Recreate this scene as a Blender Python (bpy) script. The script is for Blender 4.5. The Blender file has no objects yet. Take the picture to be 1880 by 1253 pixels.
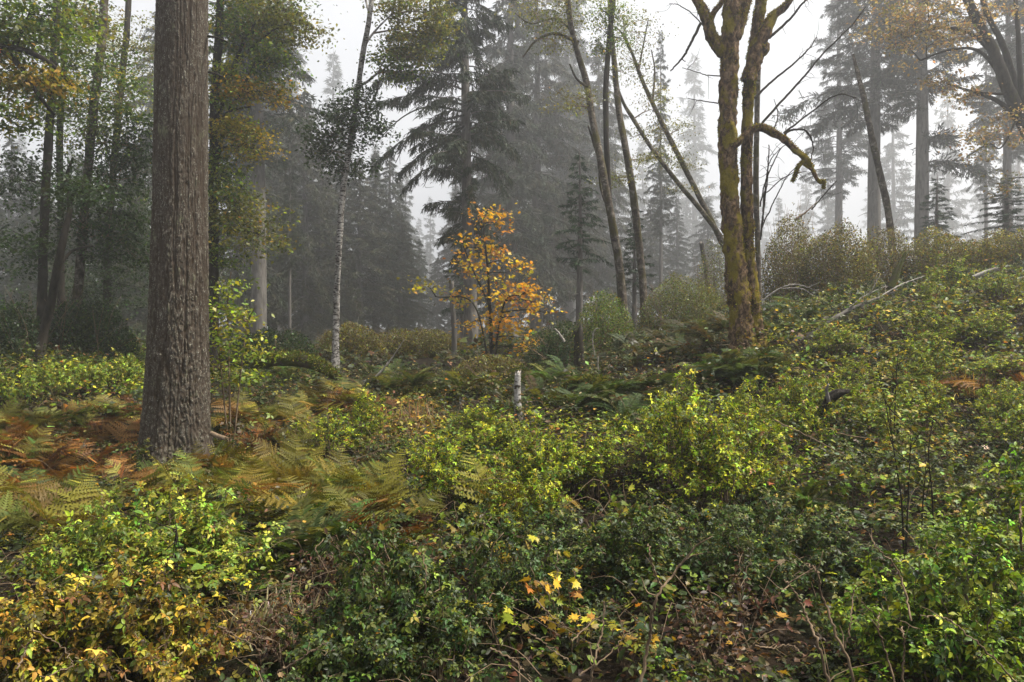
# misty autumn forest
import bpy, math, numpy as np
from mathutils import Vector
rng = np.random.default_rng(11)
scene = bpy.context.scene
COL = scene.collection
F = 1462.0; CX = 940.0; HY = 626.5; CAMZ = 2.0
PI = math.pi

# ------------------------------------------------------------------ numeric helpers
def _hash(ix, iy, iz, seed):
    h = (ix.astype(np.int64)*374761393 + iy.astype(np.int64)*668265263 + iz.astype(np.int64)*2147483647 + seed*1274126177) & 0xFFFFFFFF
    h = ((h ^ (h >> 13))*1274126177) & 0xFFFFFFFF
    h = (h ^ (h >> 16)) & 0xFFFFFFFF
    return h/4294967295.0
def vnoise(x, y, z=None, seed=0):
    x = np.asarray(x, float); y = np.asarray(y, float)
    z = np.zeros_like(x) if z is None else np.asarray(z, float)
    ix, iy, iz = np.floor(x), np.floor(y), np.floor(z)
    fx, fy, fz = x-ix, y-iy, z-iz
    fx, fy, fz = [f*f*(3-2*f) for f in (fx, fy, fz)]
    r = 0
    for dx in (0, 1):
        wx = fx if dx else 1-fx
        for dy in (0, 1):
            wy = fy if dy else 1-fy
            for dz in (0, 1):
                wz = fz if dz else 1-fz
                r = r + wx*wy*wz*_hash(ix+dx, iy+dy, iz+dz, seed)
    return r
def fbm(x, y, z=None, seed=0, o=3):
    a, s, t = 0.5, 0.0, 0.0
    f = 1.0
    for i in range(o):
        s = s + a*vnoise(x*f, y*f, None if z is None else z*f, seed+i*17); t += a
        a *= .5; f *= 2.03
    return s/t
def norm(v):
    v = np.asarray(v, float)
    return v/np.maximum(np.linalg.norm(v, axis=-1, keepdims=True), 1e-9)

# ------------------------------------------------------------------ the ground's height, from surveyed points
CP = []
def _cp(px, py, d, drop=0.0): CP.append(((px-CX)/F*d, d, CAMZ+(HY-py)/F*d-drop))
for p in [(325,850,12.5,.1),(950,752,14,.1),(903,662,23,.1),(620,672,22,.1),(472,640,28,.1),(862,672,32,0),
          (1147,618,22,.15),(1183,612,23,.15),(1065,612,27,.1),(1375,632,15,.1),(1880,480,17,.35),(1640,530,16,.3),
          (1500,595,15,.25),(1880,900,7,.4),(1880,700,11,.4),(1600,800,9,.4),(1300,850,8,.4),(1880,1150,4.5,.4),
          (1500,572,20,0),(1605,545,30,0),(1690,520,30,0),(1880,500,28,0),(70,680,17,.1),(200,650,22,.1),(20,700,14,.2),
          (1230,620,26,.2),(1080,700,16,.3)]:
    _cp(*p)
CP += [(0,2,-.1),(-3,3,-.15),(3,3,-.05),(0,5,.0),(-4,6,0),(0,9,.3),(-8,9,0),(0,-5,-.2),(-12,0,-.2),(12,0,.4),(-30,30,1.2),
       (0,60,2.2),(-30,60,2),(32,55,6.5),(60,30,6),(-70,-10,0),(70,-10,3),(0,-40,0),(-110,60,2),(110,60,8),(0,130,4),(-110,200,5),(110,200,9),(0,380,7),(-300,350,7),(300,350,10),(-300,0,2),(300,0,6)]
CP = np.array(CP)
def _U(r2): return r2*np.log(r2+1e-9)
_n = len(CP)
_K = _U(((CP[:, None, :2]-CP[None, :, :2])**2).sum(-1)) + np.eye(_n)*6.0
_P = np.c_[np.ones(_n), CP[:, :2]]
_A = np.block([[_K, _P], [_P.T, np.zeros((3, 3))]])
_S = np.linalg.solve(_A, np.r_[CP[:, 2], 0, 0, 0])
def ground(x, y):
    x = np.asarray(x, float); y = np.asarray(y, float); sh = x.shape
    q = np.c_[x.ravel(), y.ravel()]; out = np.empty(len(q))
    for i in range(0, len(q), 20000):
        b = q[i:i+20000]
        out[i:i+20000] = _U(((b[:, None]-CP[None, :, :2])**2).sum(-1))@_S[:_n] + np.c_[np.ones(len(b)), b]@_S[_n:]
    z = out.reshape(sh)
    return z + .12*(fbm(x*.9, y*.9, seed=5)-.5) + .25*(fbm(x*.25, y*.25, seed=9)-.5)
def gz(x, y): return float(ground(np.array([x]), np.array([y]))[0])
def at(px, py, d): return np.array([(px-CX)/F*d, d, CAMZ+(HY-py)/F*d])
def hit(px, py, h=0.0, dmin=2.2, dmax=60):
    """where the line of sight through a place in the photo meets the vegetation, h above the soil"""
    d = np.geomspace(dmin, dmax, 260)
    x = (px-CX)/F*d; z = CAMZ+(HY-py)/F*d
    below = z < ground(x, d)+h
    i = int(np.argmax(below)) if below.any() else len(d)-1
    return np.array([x[i], d[i], gz(x[i], d[i])])
def pix(x, y, z): return CX+F*x/y, HY-F*(z-CAMZ)/y

# ------------------------------------------------------------------ mesh collecting
class MB:
    def __init__(s): s.V = []; s.F = {3: [], 4: []}; s.C = []; s.n = 0
    def add(s, V, faces, col=(.1, .1, .1)):
        V = np.asarray(V, float).reshape(-1, 3)
        c = np.asarray(col, float)
        if c.ndim == 1: c = np.tile(c, (len(V), 1))
        for f in (faces if isinstance(faces, list) else [faces]):
            if len(f): s.F[f.shape[1]].append(np.asarray(f, np.int64)+s.n)
        s.V.append(V); s.C.append(c[:, :3]); s.n += len(V)
    def mesh(s, name, mat, origin=(0, 0, 0), smooth=True):
        V = np.concatenate(s.V)-np.asarray(origin, float); C = np.concatenate(s.C)
        t = np.concatenate(s.F[3]) if s.F[3] else np.zeros((0, 3), np.int64)
        q = np.concatenate(s.F[4]) if s.F[4] else np.zeros((0, 4), np.int64)
        me = bpy.data.meshes.new(name)
        me.vertices.add(len(V)); me.vertices.foreach_set('co', V.astype(np.float32).ravel())
        me.loops.add(t.size+q.size); me.loops.foreach_set('vertex_index', np.r_[t.ravel(), q.ravel()].astype(np.int32))
        me.polygons.add(len(t)+len(q))
        me.polygons.foreach_set('loop_start', np.r_[np.arange(len(t))*3, t.size+np.arange(len(q))*4].astype(np.int32))
        me.update(calc_edges=True)
        if smooth: me.polygons.foreach_set('use_smooth', np.ones(len(t)+len(q), bool))
        a = me.color_attributes.new('Col', 'FLOAT_COLOR', 'POINT')
        a.data.foreach_set('color', np.c_[C, np.ones(len(C))].astype(np.float32).ravel())
        me.materials.append(mat)
        return me
    def build(s, name, mat, parent=None, origin=(0, 0, 0), smooth=True):
        me = s.mesh(name, mat, origin, smooth)
        o = bpy.data.objects.new(name, me); COL.objects.link(o)
        if parent is not None: o.parent = parent
        else: o.location = origin
        return o

def build2(name, parts, parent, origin=(0, 0, 0)):
    """one mesh out of several collectors, each with its own material (a crown is its leaves and its twigs)"""
    parts = [p for p in parts if p[0].n]; al = MB(); n3 = []
    for mb, m in parts: al.add(np.concatenate(mb.V), [np.concatenate(mb.F[k]) for k in (3, 4) if mb.F[k]], np.concatenate(mb.C))
    o = al.build(name, parts[0][1], parent, origin, False); ix3, ix4 = [], []
    for i, (mb, m) in enumerate(parts):
        if i: o.data.materials.append(m)
        ix3.append(np.full(sum(len(f) for f in mb.F[3]), i)); ix4.append(np.full(sum(len(f) for f in mb.F[4]), i))
    o.data.polygons.foreach_set('material_index', np.concatenate(ix3+ix4).astype(np.int32)); return o
def tag(o, label=None, cat=None, group=None, kind=None):
    for k, v in (('label', label), ('category', cat), ('group', group), ('kind', kind)):
        if v: o[k] = v
    return o
def thing(name, loc, label, cat, group=None, rz=0):
    o = bpy.data.objects.new(name, None); COL.objects.link(o); o.empty_display_size = .2
    o.location = tuple(float(v) for v in loc); o.rotation_euler = (0, 0, rz)
    return tag(o, label, cat, group)
def copy_tree(o, parent=None):
    c = o.copy(); COL.objects.link(c); c.parent = parent
    for ch in list(o.children): copy_tree(ch, c)
    return c
def put(src, first, loc, rz, sc, label, cat, group=None, tilt=(0, 0)):
    o = src if first else copy_tree(src)
    o.location = tuple(float(v) for v in loc); o.rotation_euler = (tilt[0], tilt[1], rz)
    o.scale = (sc, sc, sc) if np.isscalar(sc) else sc
    if 'group' in o: del o['group']
    return tag(o, label, cat, group)

# ------------------------------------------------------------------ shapes
def smooth_path(P, n):
    """Catmull-Rom through the points, n samples"""
    P = np.asarray(P, float)
    if len(P) == 2: 
        t = np.linspace(0, 1, n)[:, None]; return P[0]*(1-t)+P[1]*t
    Q = np.vstack([2*P[0]-P[1], P, 2*P[-1]-P[-2]])
    u = np.linspace(0, len(P)-1-1e-6, n); i = u.astype(int); f = (u-i)[:, None]
    a, b, c, d = Q[i], Q[i+1], Q[i+2], Q[i+3]
    return .5*((2*b)+(-a+c)*f+(2*a-5*b+4*c-d)*f*f+(-a+3*b-3*c+d)*f**3)
def tube(P, R, k=6, cap=True, lump=None):
    """P (n,3), R (n,): a tapered limb; lump(theta, i, P) -> radius factors"""
    P = np.asarray(P, float); n = len(P)
    R = np.full(n, float(R)) if np.isscalar(R) else np.asarray(R, float)
    T = norm(np.gradient(P, axis=0))
    ref = np.array([0, 1., 0]) if abs(T[:, 1]).max() < .9 else (np.array([1., 0, 0]) if abs(T[:, 0]).max() < .9 else np.array([.3, .3, 1.]))
    A = norm(np.cross(np.tile(ref, (n, 1)), T)); B = np.cross(T, A)
    th = np.linspace(0, 2*PI, k, endpoint=False)
    rad = R[:, None]*np.ones((1, k))
    if lump is not None: rad = rad*lump(np.tile(th, (n, 1)), P)
    V = P[:, None]+rad[..., None]*(np.cos(th)[None, :, None]*A[:, None]+np.sin(th)[None, :, None]*B[:, None])
    V = V.reshape(-1, 3)
    i = np.arange(n-1)[:, None]*k; j = np.arange(k)[None]; j2 = (j+1) % k
    Q = np.stack([i+j, i+j2, i+k+j2, i+k+j], -1).reshape(-1, 4)
    if cap:
        V = np.vstack([V, P[-1]+T[-1]*R[-1]*.3]); e = len(V)-1; b = (n-1)*k
        return V, [Q, np.stack([b+np.arange(k), b+(np.arange(k)+1) % k, np.full(k, e)], -1)]
    return V, [Q]
# leaf outlines: x across, y along, z up; base at the origin, length 1
LEAF8 = (np.array([[0,0,0],[-.27,.30,.06],[-.22,.66,.05],[0,1,-.14],[.22,.66,.05],[.27,.30,.06],[0,.3,-.01],[0,.66,-.05]]),
         [np.array([[0,6,1],[2,7,3],[7,4,3],[6,0,5]]), np.array([[1,6,7,2],[6,5,4,7]])])
LEAF4 = (np.array([[0,0,0],[-.30,.42,.06],[0,1,-.06],[.30,.42,.06]]), [np.array([[0,2,1],[0,3,2]])])
# three leaflets of a bramble or salmonberry leaf
def _tri(base):
    V, Fs = base; Vo, Fo = [], {3: [], 4: []}; n = 0
    for a, s, off in ((0, .92, (0,.50,.02)), (1.28, .72, (-.06,.36,0)), (-1.28, .72, (.06,.36,0))):
        c, sn = math.cos(a), math.sin(a)
        W = V*s; W = np.c_[W[:,0]*c-W[:,1]*sn, W[:,0]*sn+W[:,1]*c, W[:,2]-.10*W[:,1]]+off
        Vo.append(W)
        for f in Fs: Fo[f.shape[1]].append(f+n)
        n += len(V)
    return np.vstack(Vo), [np.vstack(Fo[k]) for k in (3, 4) if Fo[k]]
TRI8 = _tri(LEAF8); TRI4 = _tri(LEAF4)
# lobed maple leaf
def _maple():
    o = [(0,0),(-.32,-.02),(-.25,.14),(-.62,.30),(-.30,.42),(-.42,.72),(-.16,.62),(0,1.05),(.16,.62),(.42,.72),(.30,.42),(.62,.30),(.25,.14),(.32,-.02)]
    V = np.array([(x, y, .18*abs(x)-.12*y*y) for x, y in o]+[(0,.35,-.02)])
    n = len(o); return V, [np.array([[n, (i+1) % n, i] for i in range(n)])]
MAPLE = _maple()
def _pinna():
    n = 8; V = [(0, k/n, -.10*(k/n)**2) for k in range(n+1)]; Fc = []
    for sg in (-1, 1):
        for k in range(n):
            q = (k+.5)/n; V.append((sg*(.17*(1-.75*q)+.015), (k+.95)/n+.03, -.10*q*q+.02)); Fc.append((k, k+1, len(V)-1) if sg < 0 else (k, len(V)-1, k+1))
    return np.array(V), [np.array(Fc)]
PINNA = _pinna()
def scatter(mb, shape, pos, axis, nrm, size, col, width=1.0):
    V, Fs = shape; N = len(pos)
    if N == 0: return
    y = norm(axis); x = norm(np.cross(y, nrm)); z = np.cross(x, y)
    size = np.broadcast_to(np.asarray(size, float), (N,)); width = np.broadcast_to(np.asarray(width, float), (N,))
    L = V[None]*size[:, None, None]
    W = pos[:, None]+(L[..., 0:1]*width[:, None, None])*x[:, None]+L[..., 1:2]*y[:, None]+L[..., 2:3]*z[:, None]
    off = (np.arange(N)*len(V))[:, None, None]
    mb.add(W.reshape(-1, 3), [(f[None]+off).reshape(-1, f.shape[1]) for f in Fs], np.repeat(np.asarray(col), len(V), axis=0))
def pick(pal, n, r=None, jit=.46):
    """n colours out of a palette [(weight, rgb), ...] with a little spread"""
    r = r or rng
    w = np.array([p[0] for p in pal], float); w /= w.sum()
    c = np.array([p[1] for p in pal])[r.choice(len(pal), n, p=w)]
    return np.clip(c*np.exp(r.normal(0, jit, (n, 1)))*np.exp(r.normal(0, jit*.35, (n, 3))), .002, .9)
def rand_dirs(n, r, up=0.0):
    v = r.normal(size=(n, 3)); v[:, 2] += up
    return norm(v)

# ------------------------------------------------------------------ materials
def _nt(name):
    m = bpy.data.materials.new(name); m.use_nodes = True
    nt = m.node_tree; return m, nt, nt.nodes['Principled BSDF'], nt.nodes['Material Output']
def leaf_mat(name, trans=.3, rough=.42, spec=.35, tint=(1.25, 1.15, .5)):
    m, nt, b, out = _nt(name)
    a = nt.nodes.new('ShaderNodeAttribute'); a.attribute_name = 'Col'
    tc = nt.nodes.new('ShaderNodeTexCoord'); nz = nt.nodes.new('ShaderNodeTexNoise'); nz.inputs['Scale'].default_value = 55
    nz.inputs['Detail'].default_value = 2
    mr = nt.nodes.new('ShaderNodeMapRange'); mr.inputs[3].default_value = .5; mr.inputs[4].default_value = 1.35
    nt.links.new(tc.outputs['Object'], nz.inputs['Vector']); nt.links.new(nz.outputs['Fac'], mr.inputs[0])
    mx = nt.nodes.new('ShaderNodeVectorMath'); mx.operation = 'SCALE'
    nt.links.new(a.outputs['Color'], mx.inputs[0]); nt.links.new(mr.outputs[0], mx.inputs['Scale'])
    nt.links.new(mx.outputs[0], b.inputs['Base Color'])
    b.inputs['Roughness'].default_value = rough; b.inputs['Specular IOR Level'].default_value = spec
    if trans > 0:
        t = nt.nodes.new('ShaderNodeBsdfTranslucent'); tm = nt.nodes.new('ShaderNodeVectorMath'); tm.operation = 'MULTIPLY'
        tm.inputs[1].default_value = tint
        nt.links.new(mx.outputs[0], tm.inputs[0]); nt.links.new(tm.outputs[0], t.inputs['Color'])
        s = nt.nodes.new('ShaderNodeMixShader'); s.inputs[0].default_value = trans
        nt.links.new(b.outputs[0], s.inputs[1]); nt.links.new(t.outputs[0], s.inputs[2]); nt.links.new(s.outputs[0], out.inputs['Surface'])
    return m
def ramp(nt, stops, src):
    r = nt.nodes.new('ShaderNodeValToRGB'); e = r.color_ramp.elements
    while len(e) < len(stops): e.new(.5)
    for el, (p, c) in zip(e, stops): el.position = p; el.color = (*c, 1)
    nt.links.new(src, r.inputs['Fac']); return r.outputs['Color']
def noise(nt, scale, stretch=(1, 1, 1), detail=4, rough=.6, dist=0.0):
    tc = nt.nodes.new('ShaderNodeTexCoord'); mp = nt.nodes.new('ShaderNodeMapping'); mp.inputs['Scale'].default_value = stretch
    n = nt.nodes.new('ShaderNodeTexNoise'); n.inputs['Scale'].default_value = scale; n.inputs['Detail'].default_value = detail
    n.inputs['Roughness'].default_value = rough; n.inputs['Distortion'].default_value = dist
    nt.links.new(tc.outputs['Object'], mp.inputs['Vector']); nt.links.new(mp.outputs[0], n.inputs['Vector'])
    return n.outputs['Fac']
def mixc(nt, fac, a, b):
    m = nt.nodes.new('ShaderNodeMix'); m.data_type = 'RGBA'
    if isinstance(fac, float): m.inputs[0].default_value = fac
    else: nt.links.new(fac, m.inputs[0])
    for s, v in ((6, a), (7, b)):
        if isinstance(v, tuple): m.inputs[s].default_value = (*v, 1)
        else: nt.links.new(v, m.inputs[s])
    return m.outputs[2]
def step(nt, src, lo, hi):
    m = nt.nodes.new('ShaderNodeMapRange'); m.interpolation_type = 'SMOOTHSTEP'
    m.inputs[1].default_value = lo; m.inputs[2].default_value = hi
    nt.links.new(src, m.inputs[0]); return m.outputs[0]
def bark_mat(name, stops, scale=9, stretch=(1, 1, .25), bump=.6, moss=None, moss_at=(.5, .62), fleck=None, rough=.9):
    m, nt, b, out = _nt(name)
    n = noise(nt, scale, stretch, 6, .65, .6)
    c = ramp(nt, stops, n)
    if fleck:
        f = noise(nt, fleck[1], fleck[2], 3, .5); c = mixc(nt, step(nt, f, *fleck[3]), c, fleck[0])
    if moss:
        g = noise(nt, 3.2, (1, 1, .6), 5, .65); mc = ramp(nt, [(.3, tuple(v*.5 for v in moss)), (.7, moss)], noise(nt, 45, (1, 1, 1), 3))
        c = mixc(nt, step(nt, g, *moss_at), c, mc)
    nt.links.new(c, b.inputs['Base Color']); b.inputs['Roughness'].default_value = rough; b.inputs['Specular IOR Level'].default_value = .15
    bp = nt.nodes.new('ShaderNodeBump'); bp.inputs['Strength'].default_value = bump; bp.inputs['Distance'].default_value = .03
    nt.links.new(n, bp.inputs['Height']); nt.links.new(bp.outputs[0], b.inputs['Normal'])
    return m
M = {}
M['leaf'] = leaf_mat('leaf', .42)
M['cover'] = leaf_mat('bramble_leaf', .20, .45, .22)
M['fern'] = leaf_mat('fern_frond', .28, .55, .2)
M['needle'] = leaf_mat('needle', 0, .6, .2)
M['moss'] = leaf_mat('moss_fuzz', .2, .8, .05)
M['dry'] = leaf_mat('dry_blade', .25, .6, .2)
M['twig'] = bark_mat('twig_bark', [(.3, (.10, .065, .04)), (.7, (.30, .22, .14))], 30, (1, 1, .4), .3)
M['pale_wood'] = bark_mat('weathered_wood', [(.3, (.14, .12, .10)), (.55, (.34, .31, .27)), (.75, (.5, .47, .42))], 14, (1, 1, .3), .5)
M['dark_bark'] = bark_mat('dark_bark', [(.3, (.010, .008, .006)), (.7, (.05, .04, .03))], 12, (1, 1, .3), .8, (.05, .052, .010), (.56, .68))
M['grey_bark'] = bark_mat('grey_bark', [(.3, (.06, .052, .045)), (.7, (.22, .20, .175))], 10, (1, 1, .22), .8)
M['alder'] = bark_mat('alder_bark', [(.34, (.028, .021, .015)), (.50, (.085, .066, .048)), (.66, (.25, .22, .18))], 7, (1, 1, .8), .5, (.075, .065, .014), (.48, .62),
                      ((.03, .022, .016), 8, (1, 1, 3.5), (.58, .64)))
M['birch'] = bark_mat('birch_bark', [(.34, (.06, .05, .04)), (.46, (.30, .275, .24)), (.64, (.60, .57, .52))], 8, (1, 1, 1.0), .4, (.08, .07, .02), (.58, .68),
                      ((.035, .026, .02), 11, (1, 1, 2.4), (.53, .60)))
M['maple_bark'] = bark_mat('mossy_maple_bark', [(.34, (.014, .008, .005)), (.5, (.085, .050, .026)), (.70, (.34, .22, .12))], 15, (1, 1, .6), 1.0, (.24, .185, .012), (.49, .57))
M['old_wood'] = bark_mat('rotten_wood', [(.3, (.02, .016, .013)), (.6, (.09, .075, .06)), (.78, (.24, .21, .18))], 18, (1, 1, .4), .8)
M['log'] = bark_mat('log_bark', [(.3, (.03, .022, .016)), (.7, (.13, .10, .075))], 9, (1, 1, 1), .8, (.09, .10, .015), (.42, .55))
def fir_mat():
    m, nt, b, out = _nt('fir_bark')
    a = nt.nodes.new('ShaderNodeAttribute'); a.attribute_name = 'Col'
    n = noise(nt, 28, (1, 1, .35), 6, .65, .4)
    pl = ramp(nt, [(.30, (.030, .023, .017)), (.52, (.090, .073, .055)), (.76, (.25, .22, .18))], n)
    li = noise(nt, 60, (1, 1, .7), 3, .6); pl = mixc(nt, step(nt, li, .56, .66), pl, (.34, .34, .27))
    big = noise(nt, 2.2, (1, 1, .5), 3); pl = mixc(nt, step(nt, big, .5, .75), pl, (.088, .072, .055)); gr = noise(nt, 6, (1, 1, .5), 5, .7); pl = mixc(nt, step(nt, gr, .57, .68), pl, (.17, .17, .105))
    c = mixc(nt, a.outputs['Fac'], (.045, .030, .02), pl)
    nt.links.new(c, b.inputs['Base Color']); b.inputs['Roughness'].default_value = .92; b.inputs['Specular IOR Level'].default_value = .12
    bp = nt.nodes.new('ShaderNodeBump'); bp.inputs['Strength'].default_value = .9; bp.inputs['Distance'].default_value = .015
    nt.links.new(n, bp.inputs['Height']); nt.links.new(bp.outputs[0], b.inputs['Normal']); return m
M['fir_bark'] = fir_mat()
def soil_mat():
    m, nt, b, out = _nt('forest_soil')
    c = ramp(nt, [(.3, (.008, .006, .004)), (.55, (.022, .015, .009)), (.75, (.05, .033, .018))], noise(nt, 9, (1, 1, 1), 7, .7))
    c = mixc(nt, step(nt, noise(nt, 1.3, (1, 1, 1), 4), .5, .62), c, (.014, .018, .006))
    nt.links.new(c, b.inputs['Base Color']); b.inputs['Roughness'].default_value = 1; b.inputs['Specular IOR Level'].default_value = .1
    bp = nt.nodes.new('ShaderNodeBump'); bp.inputs['Strength'].default_value = .8; bp.inputs['Distance'].default_value = .05
    nt.links.new(noise(nt, 22, (1, 1, 1), 6, .7), bp.inputs['Height']); nt.links.new(bp.outputs[0], b.inputs['Normal']); return m
M['soil'] = soil_mat()
SKY_STRENGTH = .082; SKY_FLAT = .6; SUN_STRENGTH = 5.0; EXPOSURE = .96; HAZE = .0033; HAZE_TOP = 100.0; VOL_BOUNCES = 1
# ------------------------------------------------------------------ camera, sky, sun, haze, ground
cam = bpy.data.cameras.new('camera'); co = bpy.data.objects.new('camera', cam); COL.objects.link(co)
cam.sensor_width = 36; cam.lens = F/1880*36; cam.clip_end = 1000; cam.clip_start = .05
co.location = (0, 0, CAMZ); co.rotation_euler = (PI/2, 0, 0); scene.camera = co
SUN_EL, SUN_AZ = math.radians(58), math.radians(92)       # azimuth from straight ahead towards the right
w = bpy.data.worlds.new('World'); scene.world = w; w.use_nodes = True
nt = w.node_tree; bg = nt.nodes['Background']
sky = nt.nodes.new('ShaderNodeTexSky'); sky.sky_type = 'NISHITA'; sky.sun_disc = False
sky.sun_elevation = SUN_EL; sky.sun_rotation = SUN_AZ; sky.dust_density = 5; sky.air_density = 1.5
hs = nt.nodes.new('ShaderNodeHueSaturation'); hs.inputs['Saturation'].default_value = .13
mxs = nt.nodes.new('ShaderNodeMix'); mxs.data_type = 'RGBA'; mxs.inputs[0].default_value = SKY_FLAT
mxs.inputs[7].default_value = (8.0, 8.15, 8.6, 1)                # an overcast deck evens out the clear sky
nt.links.new(sky.outputs[0], hs.inputs['Color']); nt.links.new(hs.outputs[0], mxs.inputs[6]); nt.links.new(mxs.outputs[2], bg.inputs['Color'])
bg.inputs['Strength'].default_value = SKY_STRENGTH
sl = bpy.data.lights.new('sun', 'SUN'); sl.energy = SUN_STRENGTH; sl.angle = math.radians(8); sl.color = (1, .95, .86)
so = bpy.data.objects.new('sun', sl); COL.objects.link(so)
sd = Vector((math.cos(SUN_EL)*math.sin(SUN_AZ), math.cos(SUN_EL)*math.cos(SUN_AZ), math.sin(SUN_EL)))
so.rotation_euler = (-sd).to_track_quat('-Z', 'Y').to_euler(); so.location = (20, -10, 45)
scene.view_settings.view_transform = 'Standard'; scene.view_settings.look = 'None'; scene.view_settings.gamma = 1
scene.view_settings.exposure = EXPOSURE; scene.view_settings.use_curve_mapping = False
cy = scene.cycles
cy.max_bounces = 4; cy.diffuse_bounces = 0; cy.glossy_bounces = 1; cy.transmission_bounces = 3; cy.volume_bounces = VOL_BOUNCES; cy.transparent_max_bounces = 4
cy.caustics_reflective = False; cy.caustics_refractive = False; cy.sample_clamp_indirect = 4
cy.use_denoising = True
try: cy.denoiser = 'OPENIMAGEDENOISE'
except Exception: pass
cy.denoising_input_passes = 'RGB_ALBEDO_NORMAL'; cy.use_adaptive_sampling = False

def build_ground():
    def axis(lo, hi, fine):
        s = np.linspace(-1, 1, 2*fine+1); a = np.sign(s)*(abs(s)**2.6); return np.where(a < 0, -a*lo, a*hi)
    xs = axis(-300, 300, 130); ys = np.r_[np.linspace(-35, 0, 14)[:-1], np.linspace(0, 30, 120)[:-1], 30+340*np.linspace(0, 1, 54)**1.7]
    X, Y = np.meshgrid(xs, ys); Z = ground(X, Y)
    n, k = X.shape; i = np.arange(n-1)[:, None]*k; j = np.arange(k-1)[None]
    Q = np.stack([i+j, i+j+1, i+k+j+1, i+k+j], -1).reshape(-1, 4)
    mb = MB(); mb.add(np.stack([X, Y, Z], -1), Q); o = mb.build('ground', M['soil']); o['kind'] = 'structure'; return Z
Zg = build_ground()
def build_haze():
    lo = (-302, -37, Zg.min()-1.0); hi = (302, 372, HAZE_TOP)
    V = np.array([(x, y, z) for z in (lo[2], hi[2]) for y in (lo[1], hi[1]) for x in (lo[0], hi[0])])
    Q = np.array([[0,2,3,1],[4,5,7,6],[0,1,5,4],[2,6,7,3],[0,4,6,2],[1,3,7,5]])
    m = bpy.data.materials.new('haze_air'); m.use_nodes = True; t = m.node_tree; t.nodes.remove(t.nodes['Principled BSDF'])
    v = t.nodes.new('ShaderNodeVolumePrincipled'); v.inputs['Density'].default_value = HAZE; v.inputs['Color'].default_value = (.955, .96, .97, 1)
    v.inputs['Density Attribute'].default_value = ''; v.inputs['Anisotropy'].default_value = .68
    t.links.new(v.outputs[0], t.nodes['Material Output'].inputs['Volume'])
    try: m.cycles.homogeneous_volume = True
    except Exception: pass
    mb = MB(); mb.add(V, Q); o = mb.build('haze', m, smooth=False); o['kind'] = 'stuff'; o['label'] = 'pale morning mist hanging in the whole forest'
build_haze()
# ------------------------------------------------------------------ palettes (real leaf colours)
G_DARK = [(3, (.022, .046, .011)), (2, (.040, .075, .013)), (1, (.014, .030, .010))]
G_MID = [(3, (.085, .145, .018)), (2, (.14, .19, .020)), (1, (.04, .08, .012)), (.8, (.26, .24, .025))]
G_OLIVE = [(3, (.13, .145, .022)), (2, (.19, .175, .025)), (1, (.06, .08, .018))]
G_YEL = [(3, (.25, .30, .030)), (3, (.18, .25, .028)), (1.2, (.38, .36, .035)), (1, (.09, .15, .022))]
GOLD = [(4, (.66, .36, .018)), (2.0, (.56, .23, .016)), (2.6, (.74, .50, .03)), (.5, (.34, .14, .018)), (.9, (.36, .33, .03))]
TAN = [(3, (.32, .22, .10)), (2, (.22, .15, .07)), (1.5, (.42, .31, .15)), (1, (.14, .13, .04))]
RUST = [(3, (.21, .085, .022)), (3, (.40, .19, .05)), (3, (.095, .042, .016)), (1.4, (.20, .16, .035)), (1, (.10, .10, .02))]
BR_OLIVE = [(3, (.145, .14, .020)), (3, (.20, .17, .022)), (2.4, (.085, .105, .016)), (1, (.18, .095, .024))]
BROWN = [(3, (.085, .05, .02)), (2, (.13, .075, .028)), (1, (.06, .06, .02))]
N_DARK = [(3, (.020, .034, .012)), (2, (.034, .046, .016)), (1, (.05, .048, .018))]
N_CEDAR = [(3, (.034, .044, .014)), (2, (.052, .056, .018)), (1.4, (.070, .058, .024))]
N_SPRUCE = [(3, (.026, .050, .022)), (2, (.038, .066, .026))]

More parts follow.
